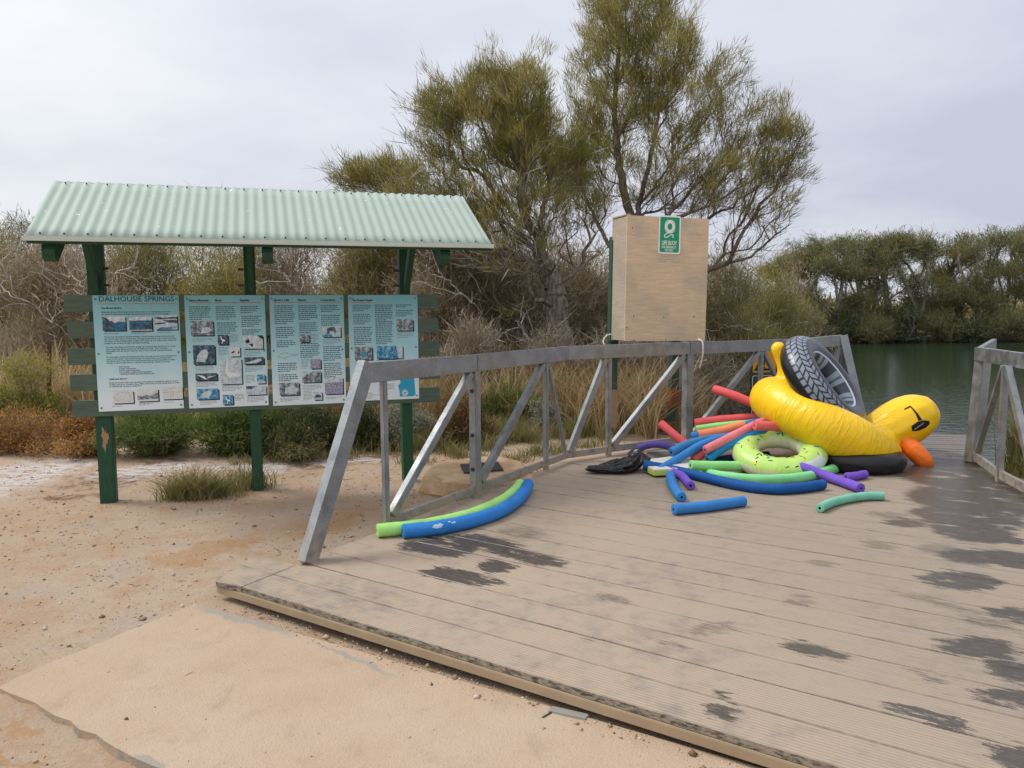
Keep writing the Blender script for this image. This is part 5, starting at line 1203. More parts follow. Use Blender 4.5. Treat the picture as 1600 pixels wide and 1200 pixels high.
def tyre_mat():
    b = NB('tyre_print_vinyl'); uv = b.uv(); s = b.n('ShaderNodeSeparateXYZ', {0: uv}); u, v = s.outputs[0], s.outputs[1]
    # v: 0 outer equator, .25 top, .5 inner equator, .75 bottom
    def band(x, lo, hi, soft=0.004): return b.math('MULTIPLY', b.step(x, lo - soft, lo + soft), b.step(x, hi + soft, hi - soft))
    vo = b.math('FRACT', b.math('ADD', v, 0.5))                    # .5 = outer equator
    # three rows of tread blocks, slanted alternately
    blocks = None
    for lo, hi, sl, of, nn in ((0.492, 0.535, 0.0, 0.0, 44), (0.545, 0.593, 0.30, 0.25, 44), (0.603, 0.651, -0.30, 0.5, 44), (0.661, 0.698, 0.25, 0.1, 44)):
        t = b.math('DIVIDE', b.math('SUBTRACT', vo, lo), hi - lo)
        f = b.math('FRACT', b.math('ADD', b.math('ADD', b.math('MULTIPLY', u, float(nn)), of), b.math('MULTIPLY', t, sl * 2)))
        m = b.math('MULTIPLY', band(vo, lo, hi), band(f, 0.10, 0.80, 0.05))
        blocks = m if blocks is None else b.math('MAXIMUM', blocks, m)
    black = (0.010, 0.010, 0.012)
    n = b.noise(b.obj(), 9, 3)
    col = b.mix(blocks, black, b.mix(n, (0.17, 0.195, 0.25), (0.27, 0.30, 0.37)))
    face = band(vo, 0.712, 0.838, 0.012)
    col = b.mix(face, col, (0.040, 0.042, 0.055))
    col = b.mix(band(vo, 0.838, 0.858, 0.003), col, (0.52, 0.58, 0.66))
    hub = band(vo, 0.862, 1.2, 0.004); hub2 = b.math('MAXIMUM', hub, b.step(vo, 0.30, 0.28))
    fs = b.math('FRACT', b.math('MULTIPLY', u, 7.0)); f2 = b.math('FRACT', b.math('MULTIPLY', u, 21.0))
    spoke = b.mix(band(fs, 0.10, 0.62, 0.012), (0.035, 0.045, 0.065), b.mix(band(f2, 0.2, 0.85, 0.02), (0.08, 0.10, 0.135), (0.25, 0.30, 0.36)))
    col = b.mix(hub2, col, spoke)
    b.set(color=col, rough=0.30, spec=0.45)
    b.bump(b.noise(b.map(b.uv(), (60, 4, 1)), 1.0, 3), 0.16, 0.01); return b.m
TYREM = tyre_mat()
ty_c = at(1286, 602, 7.70)
ax = (Vector((0.70, 0, 0.62)).normalized() * 0.88 + Vector((0, -0.48, 0))).normalized()
ring1 = tag(bpy.data.objects.new('tyre_ring', None), 'inflatable ring printed like a truck tyre, wedged upright on the duck', 'pool float', 'tyre print rings'); COL.objects.link(ring1)
lx_ = Vector((0.68, -0.05, -0.73)); lx_ = (lx_ - ax * lx_.dot(ax)).normalized()
rm_ = Matrix.Identity(4); ly_ = ax.cross(lx_)
for i in range(3): rm_[i][0] = lx_[i]; rm_[i][1] = ly_[i]; rm_[i][2] = ax[i]; rm_[i][3] = ty_c[i]
ring1.matrix_basis = rm_
TR, Tr = 0.405, 0.155
add('ring', torus_bm(TR, Tr, 110, 40, 1.0, lambda a, b_: 1 + 0.012 * math.sin(14 * a) * max(0, math.cos(b_ - PI))), TYREM, ring1)
def arc_text(par, s, R_, z, size, a0, a1, mat):
    n = len(s)
    for i, ch in enumerate(s):
        if ch == ' ': continue
        a = a0 + (a1 - a0) * i / (n - 1)
        m_ = Matrix.Translation((R_ * math.cos(a), R_ * math.sin(a), z)) @ Matrix.Rotation(a - PI / 2, 4, 'Z') @ Matrix.Rotation(R(-28), 4, 'X')
        text_obj('lettering', ch, size, mat, par, m_, align='CENTER', bold=0.002)
LET = simple('lettering_grey', (0.55, 0.58, 0.62), 0.5, bstr=0)
ring2 = tag(bpy.data.objects.new('tyre_ring', None), 'black tyre print ring lying flat on the deck below the duck', 'pool float', 'tyre print rings'); COL.objects.link(ring2)
r2c = at(1338, 700, 7.40); ring2.matrix_basis = Matrix.Translation((r2c.x, r2c.y, DECK + 0.098)) @ Matrix.Rotation(R(2.0), 4, 'Y') @ Matrix.Rotation(PI, 4, 'X')
RING2M = simple('black_ring_vinyl', (0.010, 0.010, 0.011), 0.32, 0.1, 5, 14, 0.2, bd=0.01)
def ring2_mat():
    b = NB('black_ring_print'); o = b.obj(); s = b.n('ShaderNodeSeparateXYZ', {0: o})
    end = b.math('MULTIPLY', b.step(s.outputs[0], 0.385, 0.40), b.step(s.outputs[2], 0.085, 0.05))
    ang = b.math('ARCTAN2', s.outputs[1], s.outputs[0]); f = b.math('FRACT', b.math('MULTIPLY', ang, 9.0)); g = b.math('FRACT', b.math('MULTIPLY', s.outputs[2], 22.0))
    m = b.math('MULTIPLY', end, b.math('MULTIPLY', b.step(f, 0.15, 0.25), b.step(g, 0.15, 0.25)))
    b.set(color=b.mix(m, (0.010, 0.010, 0.011), (0.17, 0.175, 0.165)), rough=0.33, spec=0.4); b.bump(b.noise(o, 14, 3), 0.18, 0.01); return b.m
add('ring', torus_bm(0.345, 0.098, 80, 28, 0.98, lambda a, b_: 1 + 0.01 * math.sin(11 * a)), ring2_mat(), ring2)

# doughnut ring
def donut_mat():
    b = NB('doughnut_print'); uv = b.uv(); s = b.n('ShaderNodeSeparateXYZ', {0: uv}); u, v = s.outputs[0], s.outputs[1]
    vo = b.math('FRACT', b.math('ADD', v, 0.5))
    wob = b.math('ADD', b.math('MULTIPLY', b.math('SINE', b.math('MULTIPLY', u, 2 * PI * 9)), 0.018), b.math('MULTIPLY', b.math('SINE', b.math('MULTIPLY', u, 2 * PI * 5)), 0.016))
    lo = b.math('ADD', 0.545, wob); hi = b.math('SUBTRACT', 0.925, wob)
    g = b.math('MULTIPLY', b.step(b.math('SUBTRACT', vo, lo), 0, 0.006), b.step(b.math('SUBTRACT', hi, vo), 0, 0.006))
    ub = b.math('ADD', u, b.math('MULTIPLY', b.math('SUBTRACT', b.noise(b.map(uv, (60, 14, 1)), 1.0, 3), 0.5), 0.030))
    bite = b.math('MULTIPLY', b.math('MULTIPLY', b.step(ub, 0.795, 0.80), b.step(ub, 0.905, 0.90)), b.step(vo, 0.665, 0.655))
    o = b.obj()
    col = b.mix(g, (0.60, 0.62, 0.42), b.mix(b.noise(o, 6, 3), (0.38, 0.58, 0.12), (0.50, 0.71, 0.20)))
    col = b.mix(bite, col, (0.66, 0.70, 0.68))
    b.set(color=col, rough=0.36, spec=0.4)
    b.bump(b.noise(b.map(uv, (46, 3, 1)), 1.0, 3, 0.5, 0.6), 0.35, 0.012); return b.m
dn_c = at(1217, 707, 7.30)
donut = tag(bpy.data.objects.new('doughnut_ring', None), 'green iced doughnut pool ring with bright sprinkles and a printed bite', 'pool float'); COL.objects.link(donut)
donut.matrix_basis = Matrix.Translation(dn_c) @ Matrix.Rotation(R(20), 4, 'X') @ Matrix.Rotation(R(-5), 4, 'Y')
NR, Nr = 0.305, 0.125
dob = torus_bm(NR, Nr, 96, 36, 0.86, lambda a, b_: 1 + 0.02 * math.sin(13 * a + math.sin(b_ * 2)) - (0.16 * math.exp(-((a - 2 * PI * 0.85) / 0.22) ** 2) * max(0, math.cos(b_)) if True else 0))
nb = dob.copy(); nbv = BVHTree.FromBMesh(nb); nb.free()
dn_o = add('ring', dob, donut_mat(), donut)
SPR = {k: simple('sprinkle_' + k, c, 0.45, 0.05, bstr=0) for k, c in dict(black=(0.015, 0.02, 0.015), red=(0.62, 0.09, 0.02), yellow=(0.78, 0.70, 0.02), blue=(0.01, 0.24, 0.46), green=(0.06, 0.25, 0.06)).items()}
rg = random.Random(5); cnt = 0
for i in range(64):
    a = rg.uniform(0, 2 * PI); b_ = rg.uniform(R(30), R(140))
    if 0.79 < a / (2 * PI) < 0.91 and b_ < R(62): continue
    rr = Nr; p_ = Vector(((NR + rr * math.cos(b_)) * math.cos(a), (NR + rr * math.cos(b_)) * math.sin(a), rr * math.sin(b_) * 0.86)); nn = Vector((math.cos(b_) * math.cos(a), math.cos(b_) * math.sin(a), math.sin(b_)))
    h_ = nbv.find_nearest(p_)
    t_ = Matrix.Rotation(rg.uniform(0, PI), 4, nn) @ nn.orthogonal(); k = ('black', 'red', 'yellow', 'blue', 'green', 'black')[cnt % 6]; cnt += 1
    wd_ = 0.018 if k in ('yellow', 'blue') else 0.012
    add('sprinkle', box_bm((rg.uniform(0.032, 0.044), wd_, 0.003), frame(t_, nn, h_[0] + h_[1] * 0.0005), 0.001), SPR[k], dn_o)
# ------------------------------------------------------------------ boulder, stake
bm = bmesh.new(); bmesh.ops.create_icosphere(bm, subdivisions=3, radius=1.0)
for v_ in bm.verts:
    p_ = v_.co.copy(); k = mnoise.fractal(p_ * 1.4 + Vector((5, 2, 1)), 1.0, 2.0, 5); k2 = mnoise.fractal(p_ * 5 + Vector((1, 9, 1)), 1.0, 2.0, 3)
    d_ = 1 + 0.26 * k + 0.07 * k2
    q_ = Vector((p_.x * 0.50 * d_, p_.y * 0.40 * d_, p_.z * 0.42 * d_))
    q_.z = min(q_.z, 0.175 + 0.10 * q_.y + 0.010 * k2); v_.co = q_
rk = on(748, 770, 0.0) + Vector((0, 0.22, 0.0))
rock = bpy.data.objects.new('boulder', None); COL.objects.link(rock); rock.location = (rk.x, rk.y, 0.0); tag(rock, 'flat topped sandstone boulder with a dark plaque behind the handrail', 'boulder')
def rock_mat():
    b = NB('orange_sandstone'); o = b.obj(); n = b.noise(o, 5, 6, 0.65); m2_ = b.noise(o, 24, 5, 0.7)
    col = b.mix(b.step(n, 0.3, 0.7), (0.47, 0.30, 0.165), (0.62, 0.45, 0.30)); col = b.mix(b.step(m2_, 0.6, 0.75, 0, 0.5), col, (0.27, 0.115, 0.045))
    b.set(color=col, rough=0.9, spec=0.15); b.bump(b.math('ADD', n, m2_), 0.6, 0.03); return b.m
add('stone', bm, rock_mat(), rock); 
add('plaque', box_bm((0.36, 0.26, 0.012), Matrix.Translation((0.02, 0.0, 0.186)) @ Matrix.Rotation(R(5.7), 4, 'X') @ Matrix.Rotation(R(12), 4, 'Z'), 0.003), simple('dark_bronze', (0.045, 0.045, 0.045), 0.45, 0.2), rock)
sp_ = on(71, 590, 0.0); sp_ = Vector((at(71, 600, 10.9).x, 10.9, 0))
wobj('stake', bar_bm(Vector((sp_.x, 10.9, -0.1)), at(77, 534, 10.95), 0.05, 0.035, (0, 1, 0)), simple('rusty_stake', (0.09, 0.040, 0.025), 0.9, 0.3))
tag(bpy.data.objects['stake'], 'thin rusty stake standing in the dry grass near the yellow green bush', 'stake')

# ------------------------------------------------------------------ vegetation
def segments_mesh(name, pos, par, rad, sides):
    """tapered tubes for a branch graph: ring frames are shared at the nodes so the joints close"""
    N = len(pos); tan = np.zeros((N, 3)); ch = np.nonzero(par >= 0)[0]
    d = pos[ch] - pos[par[ch]]; L = np.linalg.norm(d, axis=1, keepdims=True) + 1e-9; d = d / L
    tan[ch] += d; np.add.at(tan, par[ch], d * 0.5)
    tan /= np.linalg.norm(tan, axis=1, keepdims=True) + 1e-9
    ref = np.array([0.31, 0.87, 0.38]); a = np.cross(tan, ref); a /= np.linalg.norm(a, axis=1, keepdims=True) + 1e-9; b = np.cross(tan, a)
    ang = 2 * PI * np.arange(sides) / sides; c, s = np.cos(ang), np.sin(ang)
    def ring(i, r): return pos[i][:, None] + r[:, None, None] * (a[i][:, None] * c[None, :, None] + b[i][:, None] * s[None, :, None])
    r0 = np.minimum(rad[par[ch]], rad[ch] * 1.35); lo = ring(par[ch], r0); hi = ring(ch, rad[ch])
    V = np.concatenate([lo, hi], 1).reshape(-1, 3); m = len(ch); base = (np.arange(m) * 2 * sides)[:, None]; k = np.arange(sides); k1 = (k + 1) % sides
    Q = np.stack([base + k, base + k1, base + sides + k1, base + sides + k], -1).reshape(-1, 4)
    return np_mesh(name, V, Q, smooth=True)
def blades(rng, base, dirs, length, width, tint, droop=0.0):
    """narrow four-cornered leaves"""
    n = len(base); d = dirs / (np.linalg.norm(dirs, axis=1, keepdims=True) + 1e-9)
    w = np.cross(d, rng.normal(size=(n, 3))); w /= np.linalg.norm(w, axis=1, keepdims=True) + 1e-9
    L = length[:, None]; W_ = width[:, None] * 0.5
    mid = base + d * L * 0.45; tip = base + d * L; tip[:, 2] -= droop * length
    V = np.stack([base, mid + w * W_, tip, mid - w * W_], 1).reshape(-1, 3)
    return V, np.arange(n * 4).reshape(-1, 4), np.repeat(tint, 4)
def grow(rng, limbs, targets, step=0.14, curve=0.35, jit=0.02, upbias=0.0):
    """branch graph: limbs first, then every target point is joined to the nearest suitable branch"""
    pos = []; par = []
    for limb in limbs:
        pts = catmull(limb, 6) if len(limb) > 2 else [Vector(limb[0]), Vector(limb[1])]
        if not pos: last = -1
        else:
            arr = np.array(pos); last = int(np.argmin(np.linalg.norm(arr - np.array(pts[0]), axis=1)))
            if np.linalg.norm(arr[last] - np.array(pts[0])) < 0.5: pts = pts[1:]
            else: last = -1
        for p in pts:
            pos.append(np.array(p) + rng.normal(size=3) * jit); par.append(last); last = len(pos) - 1
    P_ = np.zeros((len(pos) + len(targets) * 14, 3)); P_[:len(pos)] = pos; n = len(pos); root = P_[0].copy(); PL = np.zeros(len(P_))
    for i in range(1, n): PL[i] = PL[par[i]] + np.linalg.norm(P_[i] - P_[par[i]]) if par[i] >= 0 else 0.0
    order = np.argsort(np.linalg.norm(targets - root, axis=1) + rng.normal(size=len(targets)) * 0.25); tips = []
    for ti in order:
        t = targets[ti]; dv = t - P_[:n]; d = np.linalg.norm(dv, axis=1)
        cost = d * (1.0 + 0.6 * (dv[:, 2] < -0.05)) + 0.45 * PL[:n]
        i = int(np.argmin(cost)); dd = d[i]; m = max(1, min(12, int(dd / step)))
        pd = P_[i] - P_[par[i]] if par[i] >= 0 else np.array([0, 0, 1.0]); pd = pd / (np.linalg.norm(pd) + 1e-9)
        ctl = P_[i] + pd * dd * curve + rng.normal(size=3) * dd * 0.10 + np.array([0, 0, upbias * dd]); last = i
        for k in range(1, m + 1):
            s = k / m; q_ = (1 - s) ** 2 * P_[i] + 2 * s * (1 - s) * ctl + s * s * t + rng.normal(size=3) * jit * (1 if k < m else 0)
            P_[n] = q_; PL[n] = PL[last] + np.linalg.norm(q_ - P_[last]); par.append(last); last = n; n += 1
        tips.append(last)
    return P_[:n], np.array(par), np.array(tips)
def radii(par, n, tip=0.004, e=2.3, top=None):
    w = np.zeros(n); has = np.zeros(n, bool); has[par[par >= 0]] = True
    w[~has] = tip ** e
    for i in range(n - 1, -1, -1):
        if par[i] >= 0: w[par[i]] += w[i]
    r = w ** (1 / e)
    if top: r *= 1 + (top / r[0] - 1) * np.clip(r / r[0], 0, 1) ** 0.55
    return r
def ell(rng, c, r, n, hollow=0.55):
    v = rng.normal(size=(n, 3)); v /= np.linalg.norm(v, axis=1, keepdims=True); s = rng.uniform(hollow ** 3, 1, n) ** (1 / 3)
    return np.array(c) + v * s[:, None] * np.array(r)
def plant(name, label, cat, limbs, clusters, leaf, bark, seed, group=None, ntips=1.0, per=14, L=(0.07, 0.17), Wd=(0.006, 0.011), spread=0.10, up=0.45, rnd=0.75, trunk=None, step=0.14, tiprad=0.004, sides=5, leafy=1.0, zone=0.5, hollow=0.5, parts=('trunk', 'crown'), maxr=0.022, bare=None, jit=0.02, curve=0.35, ragged=0.0, twigs=0.0):
    """a tree or shrub: branches grown to points in its crown, narrow leaves on the thin twigs"""
    rng = np.random.default_rng(seed)
    T = []
    for c, r, n in clusters:
        m = max(3, int(n * ntips * (rng.uniform(1 - ragged, 1 + ragged * 0.6)))); T.append(ell(rng, c, np.array(r) * rng.uniform(1 - 0.3 * ragged, 1 + 0.15 * ragged, 3), m, hollow))
        if ragged: T.append(ell(rng, np.array(c) + np.array([0, 0, r[2] * 0.25]), np.array(r) * 1.45, max(1, int(m * 0.10 * ragged)), 0.85))
    T = np.concatenate(T)
    pos, par, tips = grow(rng, limbs, T, step, curve, jit)
    rad = radii(par, len(pos), tiprad, 2.3, trunk)
    root = empty(name, tuple(pos[0]), label, cat, group)
    me = segments_mesh(parts[0], pos - pos[0], par, rad, sides); link(parts[0], me, bark, root)
    thin = np.nonzero((rad < maxr) & (np.arange(len(pos)) > 6))[0]
    thin0 = thin
    if bare is not None: thin = thin[rng.uniform(size=len(thin)) < bare(pos[thin])]
    if len(thin) == 0: return root
    k = rng.poisson(per * leafy, len(thin)); ii = np.repeat(thin, k); n = len(ii)
    pd = pos[ii] - pos[np.maximum(par[ii], 0)]; pd /= np.linalg.norm(pd, axis=1, keepdims=True) + 1e-9
    base = pos[ii] + rng.normal(size=(n, 3)) * spread - pos[0]
    dirs = pd * 0.7 + np.array([0, 0, up]) + rng.normal(size=(n, 3)) * rnd * 0.6
    ln = rng.uniform(*L, n); wd = rng.uniform(*Wd, n)
    cl = np.array([mnoise.noise(Vector(p) * 1.3) for p in pos[thin]]) * 0.42 + 0.5
    tint = np.clip(np.repeat(cl, k) + rng.normal(size=n) * 0.20, 0, 1)
    V, Q, t = blades(rng, base, dirs, ln, wd, tint)
    link(parts[1], np_mesh(parts[1], V, Q, tint=t), leaf, root)
    if twigs:
        ii = rng.choice(thin0, int(len(thin0) * twigs)); n = len(ii)
        pd = pos[ii] - pos[np.maximum(par[ii], 0)]; pd /= np.linalg.norm(pd, axis=1, keepdims=True) + 1e-9
        V, Q, t = blades(rng, pos[ii] + rng.normal(size=(n, 3)) * spread * 0.5 - pos[0], pd + rng.normal(size=(n, 3)) * 0.55 + np.array([0, 0, 0.12]), rng.uniform(0.25, 0.62, n), rng.uniform(0.007, 0.013, n), np.clip(rng.normal(0.5, 0.25, n), 0, 1))
        tag(link('twigs', np_mesh('twigs', V, Q, tint=t), L_TWIG, root), kind='stuff')
    return root
def pc(x_, y_, Y, rx, ry=None, rz_=None):
    """crown lump seen at (x, y), rx wide and rz high in picture units"""
    p = at(x_, y_, Y); k = Y / F; return ((p.x, p.y, p.z), (rx * k, (ry or rx) * k * 1.05, (rz_ or rx) * k))
def CL(lst, dens): return [(*pc(x_, y_, Y, rx, None, rz_), max(4, int(dens * (rx * rz_ / 4000.0)))) for x_, y_, Y, rx, rz_ in lst]

# tree with the gnarled trunk
TY = 13.1
base1 = on(915, 634, 0.0); TY = base1.y
A_ = lambda x_, y_, dy=0.0: at(x_, y_, TY + dy)
limbs1 = [[base1 - Vector((0, 0, 0.15)), A_(908, 600), A_(888, 560), A_(874, 515), A_(870, 478), A_(866, 450)],
          [A_(866, 450), A_(852, 415), A_(838, 392), A_(800, 352, -.4), A_(770, 300, -.6), A_(745, 240, -.6)],
          [A_(838, 392), A_(858, 352, .2), A_(874, 322, .2), A_(885, 306, .2)],
          [A_(866, 450), A_(890, 430, .2), A_(925, 405, .4), A_(955, 385, .6)],
          [A_(870, 478), A_(835, 470, -.5), A_(800, 492, -.8), A_(775, 478, -1.0), A_(750, 450, -1.1)],
          [A_(852, 415), A_(845, 360, .5), A_(850, 310, .8), A_(862, 270, 1.0), A_(880, 230, 1.0)],
          [A_(800, 352, -.4), A_(740, 330, -.2), A_(690, 300, 0), A_(650, 270, .2)]]
cl1 = CL([(702, 165, TY, 48, 34), (765, 150, TY, 55, 46), (825, 150, TY - .3, 34, 50), (680, 215, TY, 46, 40), (740, 220, TY, 75, 50), (815, 225, TY, 56, 50), (685, 275, TY, 56, 40), (760, 290, TY, 85, 50), (840, 285, TY + .6, 46, 46), (700, 335, TY, 66, 40), (780, 360, TY - .3, 90, 46), (640, 300, TY + .4, 40, 28), (850, 205, TY + .4, 26, 38), (890, 240, TY + .8, 44, 40), (900, 330, TY + .6, 50, 40), (880, 275, TY + .9, 46, 44), (850, 330, TY, 56, 44), (905, 370, TY + .5, 46, 34), (720, 385, TY - .4, 66, 40), (800, 405, TY - .8, 60, 34), (660, 372, TY + .2, 56, 34)], 190)
def thin_low(z0, z1, lo=0.08): return lambda p: np.clip((p[:, 2] - z0) / (z1 - z0), lo, 1.0)
plant('gnarled_tree', 'olive tree with a twisted dark trunk between shelter and cupboard', 'tree', limbs1, cl1, L_OLIVE, BARK, 21, None, per=36, trunk=0.19, L=(0.10, 0.24), Wd=(0.006, 0.011), spread=0.06, up=0.5, rnd=0.55, bare=thin_low(2.3, 4.3, 0.08), sides=6, tiprad=0.0028, jit=0.012, step=0.16, ragged=0.85, twigs=0.7)
# tall tree behind the cupboard
T2 = 15.0; base2 = Vector((at(985, 560, T2).x, T2, 0.0)); A_ = lambda x_, y_, dy=0.0: at(x_, y_, T2 + dy)
limbs2 = [[base2 - Vector((0, 0, 0.15)), A_(992, 540), A_(985, 440), A_(992, 360), A_(998, 320)],
          [A_(992, 360), A_(975, 300), A_(965, 240), A_(960, 170), A_(965, 100), A_(970, 40)],
          [A_(998, 320), A_(1025, 290, .3), A_(1050, 255, .5), A_(1085, 215, .6), A_(1110, 160, .6)],
          [A_(998, 320), A_(1015, 250, -.4), A_(1030, 170, -.5), A_(1040, 100, -.5)],
          [A_(992, 400), A_(1050, 345, -.5), A_(1110, 320, -.8), A_(1170, 285, -.8), A_(1215, 250, -.8)],
          [A_(1110, 320, -.8), A_(1160, 330, -.9), A_(1210, 350, -.9)],
          [A_(985, 440), A_(950, 380, .4), A_(925, 330, .6), A_(905, 280, .6)]]
cl2 = CL([(940, 40, T2, 40, 46), (1000, 25, T2, 60, 60), (950, 100, T2, 48, 44), (1040, 90, T2 - .3, 66, 52), (975, 165, T2, 66, 48), (1060, 165, T2 - .3, 80, 52), (1135, 130, T2 + .4, 46, 56), (930, 230, T2 + .4, 50, 44), (1010, 235, T2, 80, 50), (1100, 235, T2, 85, 56), (1180, 195, T2 - .5, 56, 50), (1215, 240, T2 - .7, 46, 46), (1150, 290, T2 - .7, 80, 44), (1060, 300, T2, 80, 36), (1230, 290, T2 - .8, 30, 40), (1205, 345, T2 - .9, 42, 36), (1130, 350, T2 - .6, 60, 36), (890, 255, T2 + .2, 36, 40), (920, 300, T2 + .5, 44, 36), (1180, 385, T2 - .9, 50, 26)], 180)
plant('tall_tree', 'tallest olive tree rising behind the plywood cupboard', 'tree', limbs2, cl2, L_OLIVE, BARK, 22, None, per=36, trunk=0.16, L=(0.11, 0.27), Wd=(0.007, 0.012), spread=0.07, up=0.5, rnd=0.55, bare=thin_low(3.0, 5.2, 0.08), sides=6, tiprad=0.0028, jit=0.012, step=0.16, ragged=0.85, twigs=0.7)
# low tree behind the shelter's roof end
T3 = 14.5; base3 = Vector((at(640, 560, T3).x, T3, 0.0)); A_ = lambda x_, y_, dy=0.0: at(x_, y_, T3 + dy)
cl3 = CL([(548, 284, T3, 28, 15), (585, 272, T3, 44, 26), (630, 285, T3, 40, 30), (600, 310, T3, 60, 24), (660, 340, T3, 60, 40), (720, 390, T3 - .5, 60, 40), (610, 370, T3, 50, 36)], 240)
plant('leaning_tree', 'low olive tree leaning out from behind the gable end of the roof', 'tree', [[base3 - Vector((0, 0, .1)), A_(650, 500), A_(660, 420), A_(640, 360), A_(610, 310), A_(575, 282)], [A_(660, 420), A_(700, 370), A_(730, 350)]], cl3, L_OLIVE, BARK, 23, None, per=36, trunk=0.10, L=(0.10, 0.25), Wd=(0.007, 0.012), spread=0.07, up=0.5, rnd=0.55, bare=thin_low(2.2, 3.2, 0.2), tiprad=0.0028, jit=0.012, step=0.16, ragged=0.85, twigs=0.7)

def shrub(x_, ytop, Y, wpx, label, leaf, bark, seed, group, dens=26, per=10, Ls=(0.05, 0.13), Ws=(0.006, 0.011), low=0.15, leafy=1.0, name='shrub', n_stem=5, spread=0.08, trunk=0.05, up=0.35, rnd=0.9, hollow=0.35, tiprad=0.004, squash=1.0, step=0.14, twigs=0.0):
    p = at(x_, ytop, Y); H = max(0.25, p.z - float(ground_z(np.array([p.x]), np.array([Y]))[0])); rx = wpx / 2 * Y / F; rng = np.random.default_rng(seed)
    gz = float(ground_z(np.array([p.x]), np.array([Y]))[0]); b0 = Vector((p.x, Y, gz - 0.05)); limbs = []
    for k in range(n_stem):
        a = 2 * PI * (k + rng.uniform(0, 0.7)) / n_stem; o_ = Vector((math.cos(a), math.sin(a), 0))
        limbs.append([b0, b0 + o_ * rx * 0.18 + Vector((0, 0, H * 0.22)), b0 + o_ * rx * 0.42 + Vector((0, 0, H * rng.uniform(0.42, 0.6)))])
    cl = []
    for k in range(9):
        a = rng.uniform(0, 2 * PI); rr = rng.uniform(0.0, 0.68); hz = rng.uniform(low, 0.80) * (1 - 0.38 * rr)
        cl.append(((p.x + rx * rr * math.cos(a), Y + rx * rr * math.sin(a) * squash, gz + H * hz), (rx * rng.uniform(0.32, 0.46), rx * 0.4 * squash, H * rng.uniform(0.14, 0.23)), dens))
    cl.append(((p.x, Y, gz + H * 0.80), (rx * 0.42, rx * 0.42 * squash, H * 0.20), dens))
    return plant(name, label, 'bush', limbs, cl, leaf, bark, seed, group, per=per, L=Ls, Wd=Ws, spread=spread, up=up, rnd=rnd, trunk=trunk, step=step, tiprad=tiprad, leafy=leafy, hollow=hollow, parts=('stems', 'foliage'), sides=4, maxr=0.03, twigs=twigs)
G1 = 'twiggy shrubs behind the shelter'
rows = [(-40, 348, 17, 240, L_OLIVE2, 'olive brown shrub at the edge of the thicket, beyond the roof corner'), (35, 345, 22, 190, L_DKGREEN, 'darker green shrub just showing beyond the roof corner'), (95, 372, 15.5, 230, L_BROWN, 'brown twiggy shrub behind the overhanging slat ends'), (215, 345, 16.5, 250, L_OLIVE2, 'olive shrub behind the DALHOUSIE SPRINGS panel'),
        (330, 330, 16, 250, L_OLIVE, 'golden olive shrub between first and middle shelter posts'), (450, 345, 17, 250, L_BROWN, 'brown shrub behind the middle shelter post'), (565, 345, 15.5, 230, L_OLIVE2, 'olive brown shrub between middle and last shelter posts'), (690, 372, 14.2, 220, L_BROWN, 'grey brown shrub just past the shelter roof end'),
        (775, 345, 15.2, 230, L_BROWN, 'tall brown twiggy bush filling the gap left of the gnarled trunk'), (880, 385, 16.2, 170, L_BROWN, 'thin brown bush between gnarled trunk and cupboard'),
        (800, 430, 15.5, 200, L_BROWN, 'bare brown shrub beside the gnarled trunk'), (925, 410, 17.5, 230, L_OLIVE2, 'bronze shrub half hidden by the plywood cupboard'), (1045, 420, 16.5, 190, L_OLIVE2, 'olive shrub behind the cupboard and tall steel post'), (1140, 395, 16.8, 210, L_OLIVE2, 'olive bush at the water past the cupboard'), (1200, 425, 21, 170, L_OLIVE, 'green bush leaning over the near end of the pool')]
for i, (x_, yt, Y, wp, lf, lb) in enumerate(rows):
    shrub(x_, yt - 8, Y, wp * 1.18, lb, lf, TWIG, 100 + i, G1, dens=95, per=28, Ls=(0.12, 0.28), Ws=(0.008, 0.015), spread=0.16, tiprad=0.0042, trunk=0.06, n_stem=7, low=0.10, step=0.18, twigs=1.7, hollow=0.1)
# bleached dead branches in the thicket
def snag(x_, y_, Y, pts, label, seed):
    rng = np.random.default_rng(seed); b0 = at(pts[0][0], pts[0][1], Y); limb = [at(a, c, Y + rng.uniform(-.2, .2)) for a, c in pts]
    T = []
    for a in limb[1:]:
        for _ in range(4): T.append(np.array(a) + rng.normal(size=3) * np.array([0.34, 0.3, 0.30]))
    pos, par, tips = grow(rng, [limb], np.array(T), 0.10, 0.3, 0.018); rad = radii(par, len(pos), 0.0032, 2.4, 0.020)
    root = empty('dead_branch', tuple(pos[0]), label, 'branch', 'bleached dead branches in the thicket')
    link('limbs', segments_mesh('limbs', pos - pos[0], par, rad, 5), PALE, root)
snag(0, 0, 13.6, [(82, 505), (78, 490), (62, 470), (48, 456), (33, 449), (34, 436), (52, 428)], 'zigzag white dead branch near the rusty stake', 1)
snag(0, 0, 13.4, [(140, 470), (128, 448), (112, 430), (104, 420), (100, 400)], 'white dead branch rising by the end of the slats', 2)
snag(0, 0, 13.5, [(176, 430), (190, 420), (205, 414), (215, 408)], 'small white dead branch beside the first shelter post', 3)
snag(0, 0, 13.2, [(468, 455), (452, 440), (440, 425), (430, 412)], 'pale dead branch beside the middle shelter post', 4)
snag(0, 0, 12.6, [(735, 470), (700, 440), (672, 425), (662, 412)], 'pale dead branch between roof end and gnarled tree', 5)
snag(0, 0, 12.4, [(850, 560), (838, 545), (820, 520), (806, 500)], 'white forked snag in front of the gnarled trunk', 6)
snag(0, 0, 11.6, [(935, 640), (985, 605), (1020, 585), (1060, 560)], 'fallen grey branch in the reeds below the cupboard', 7)
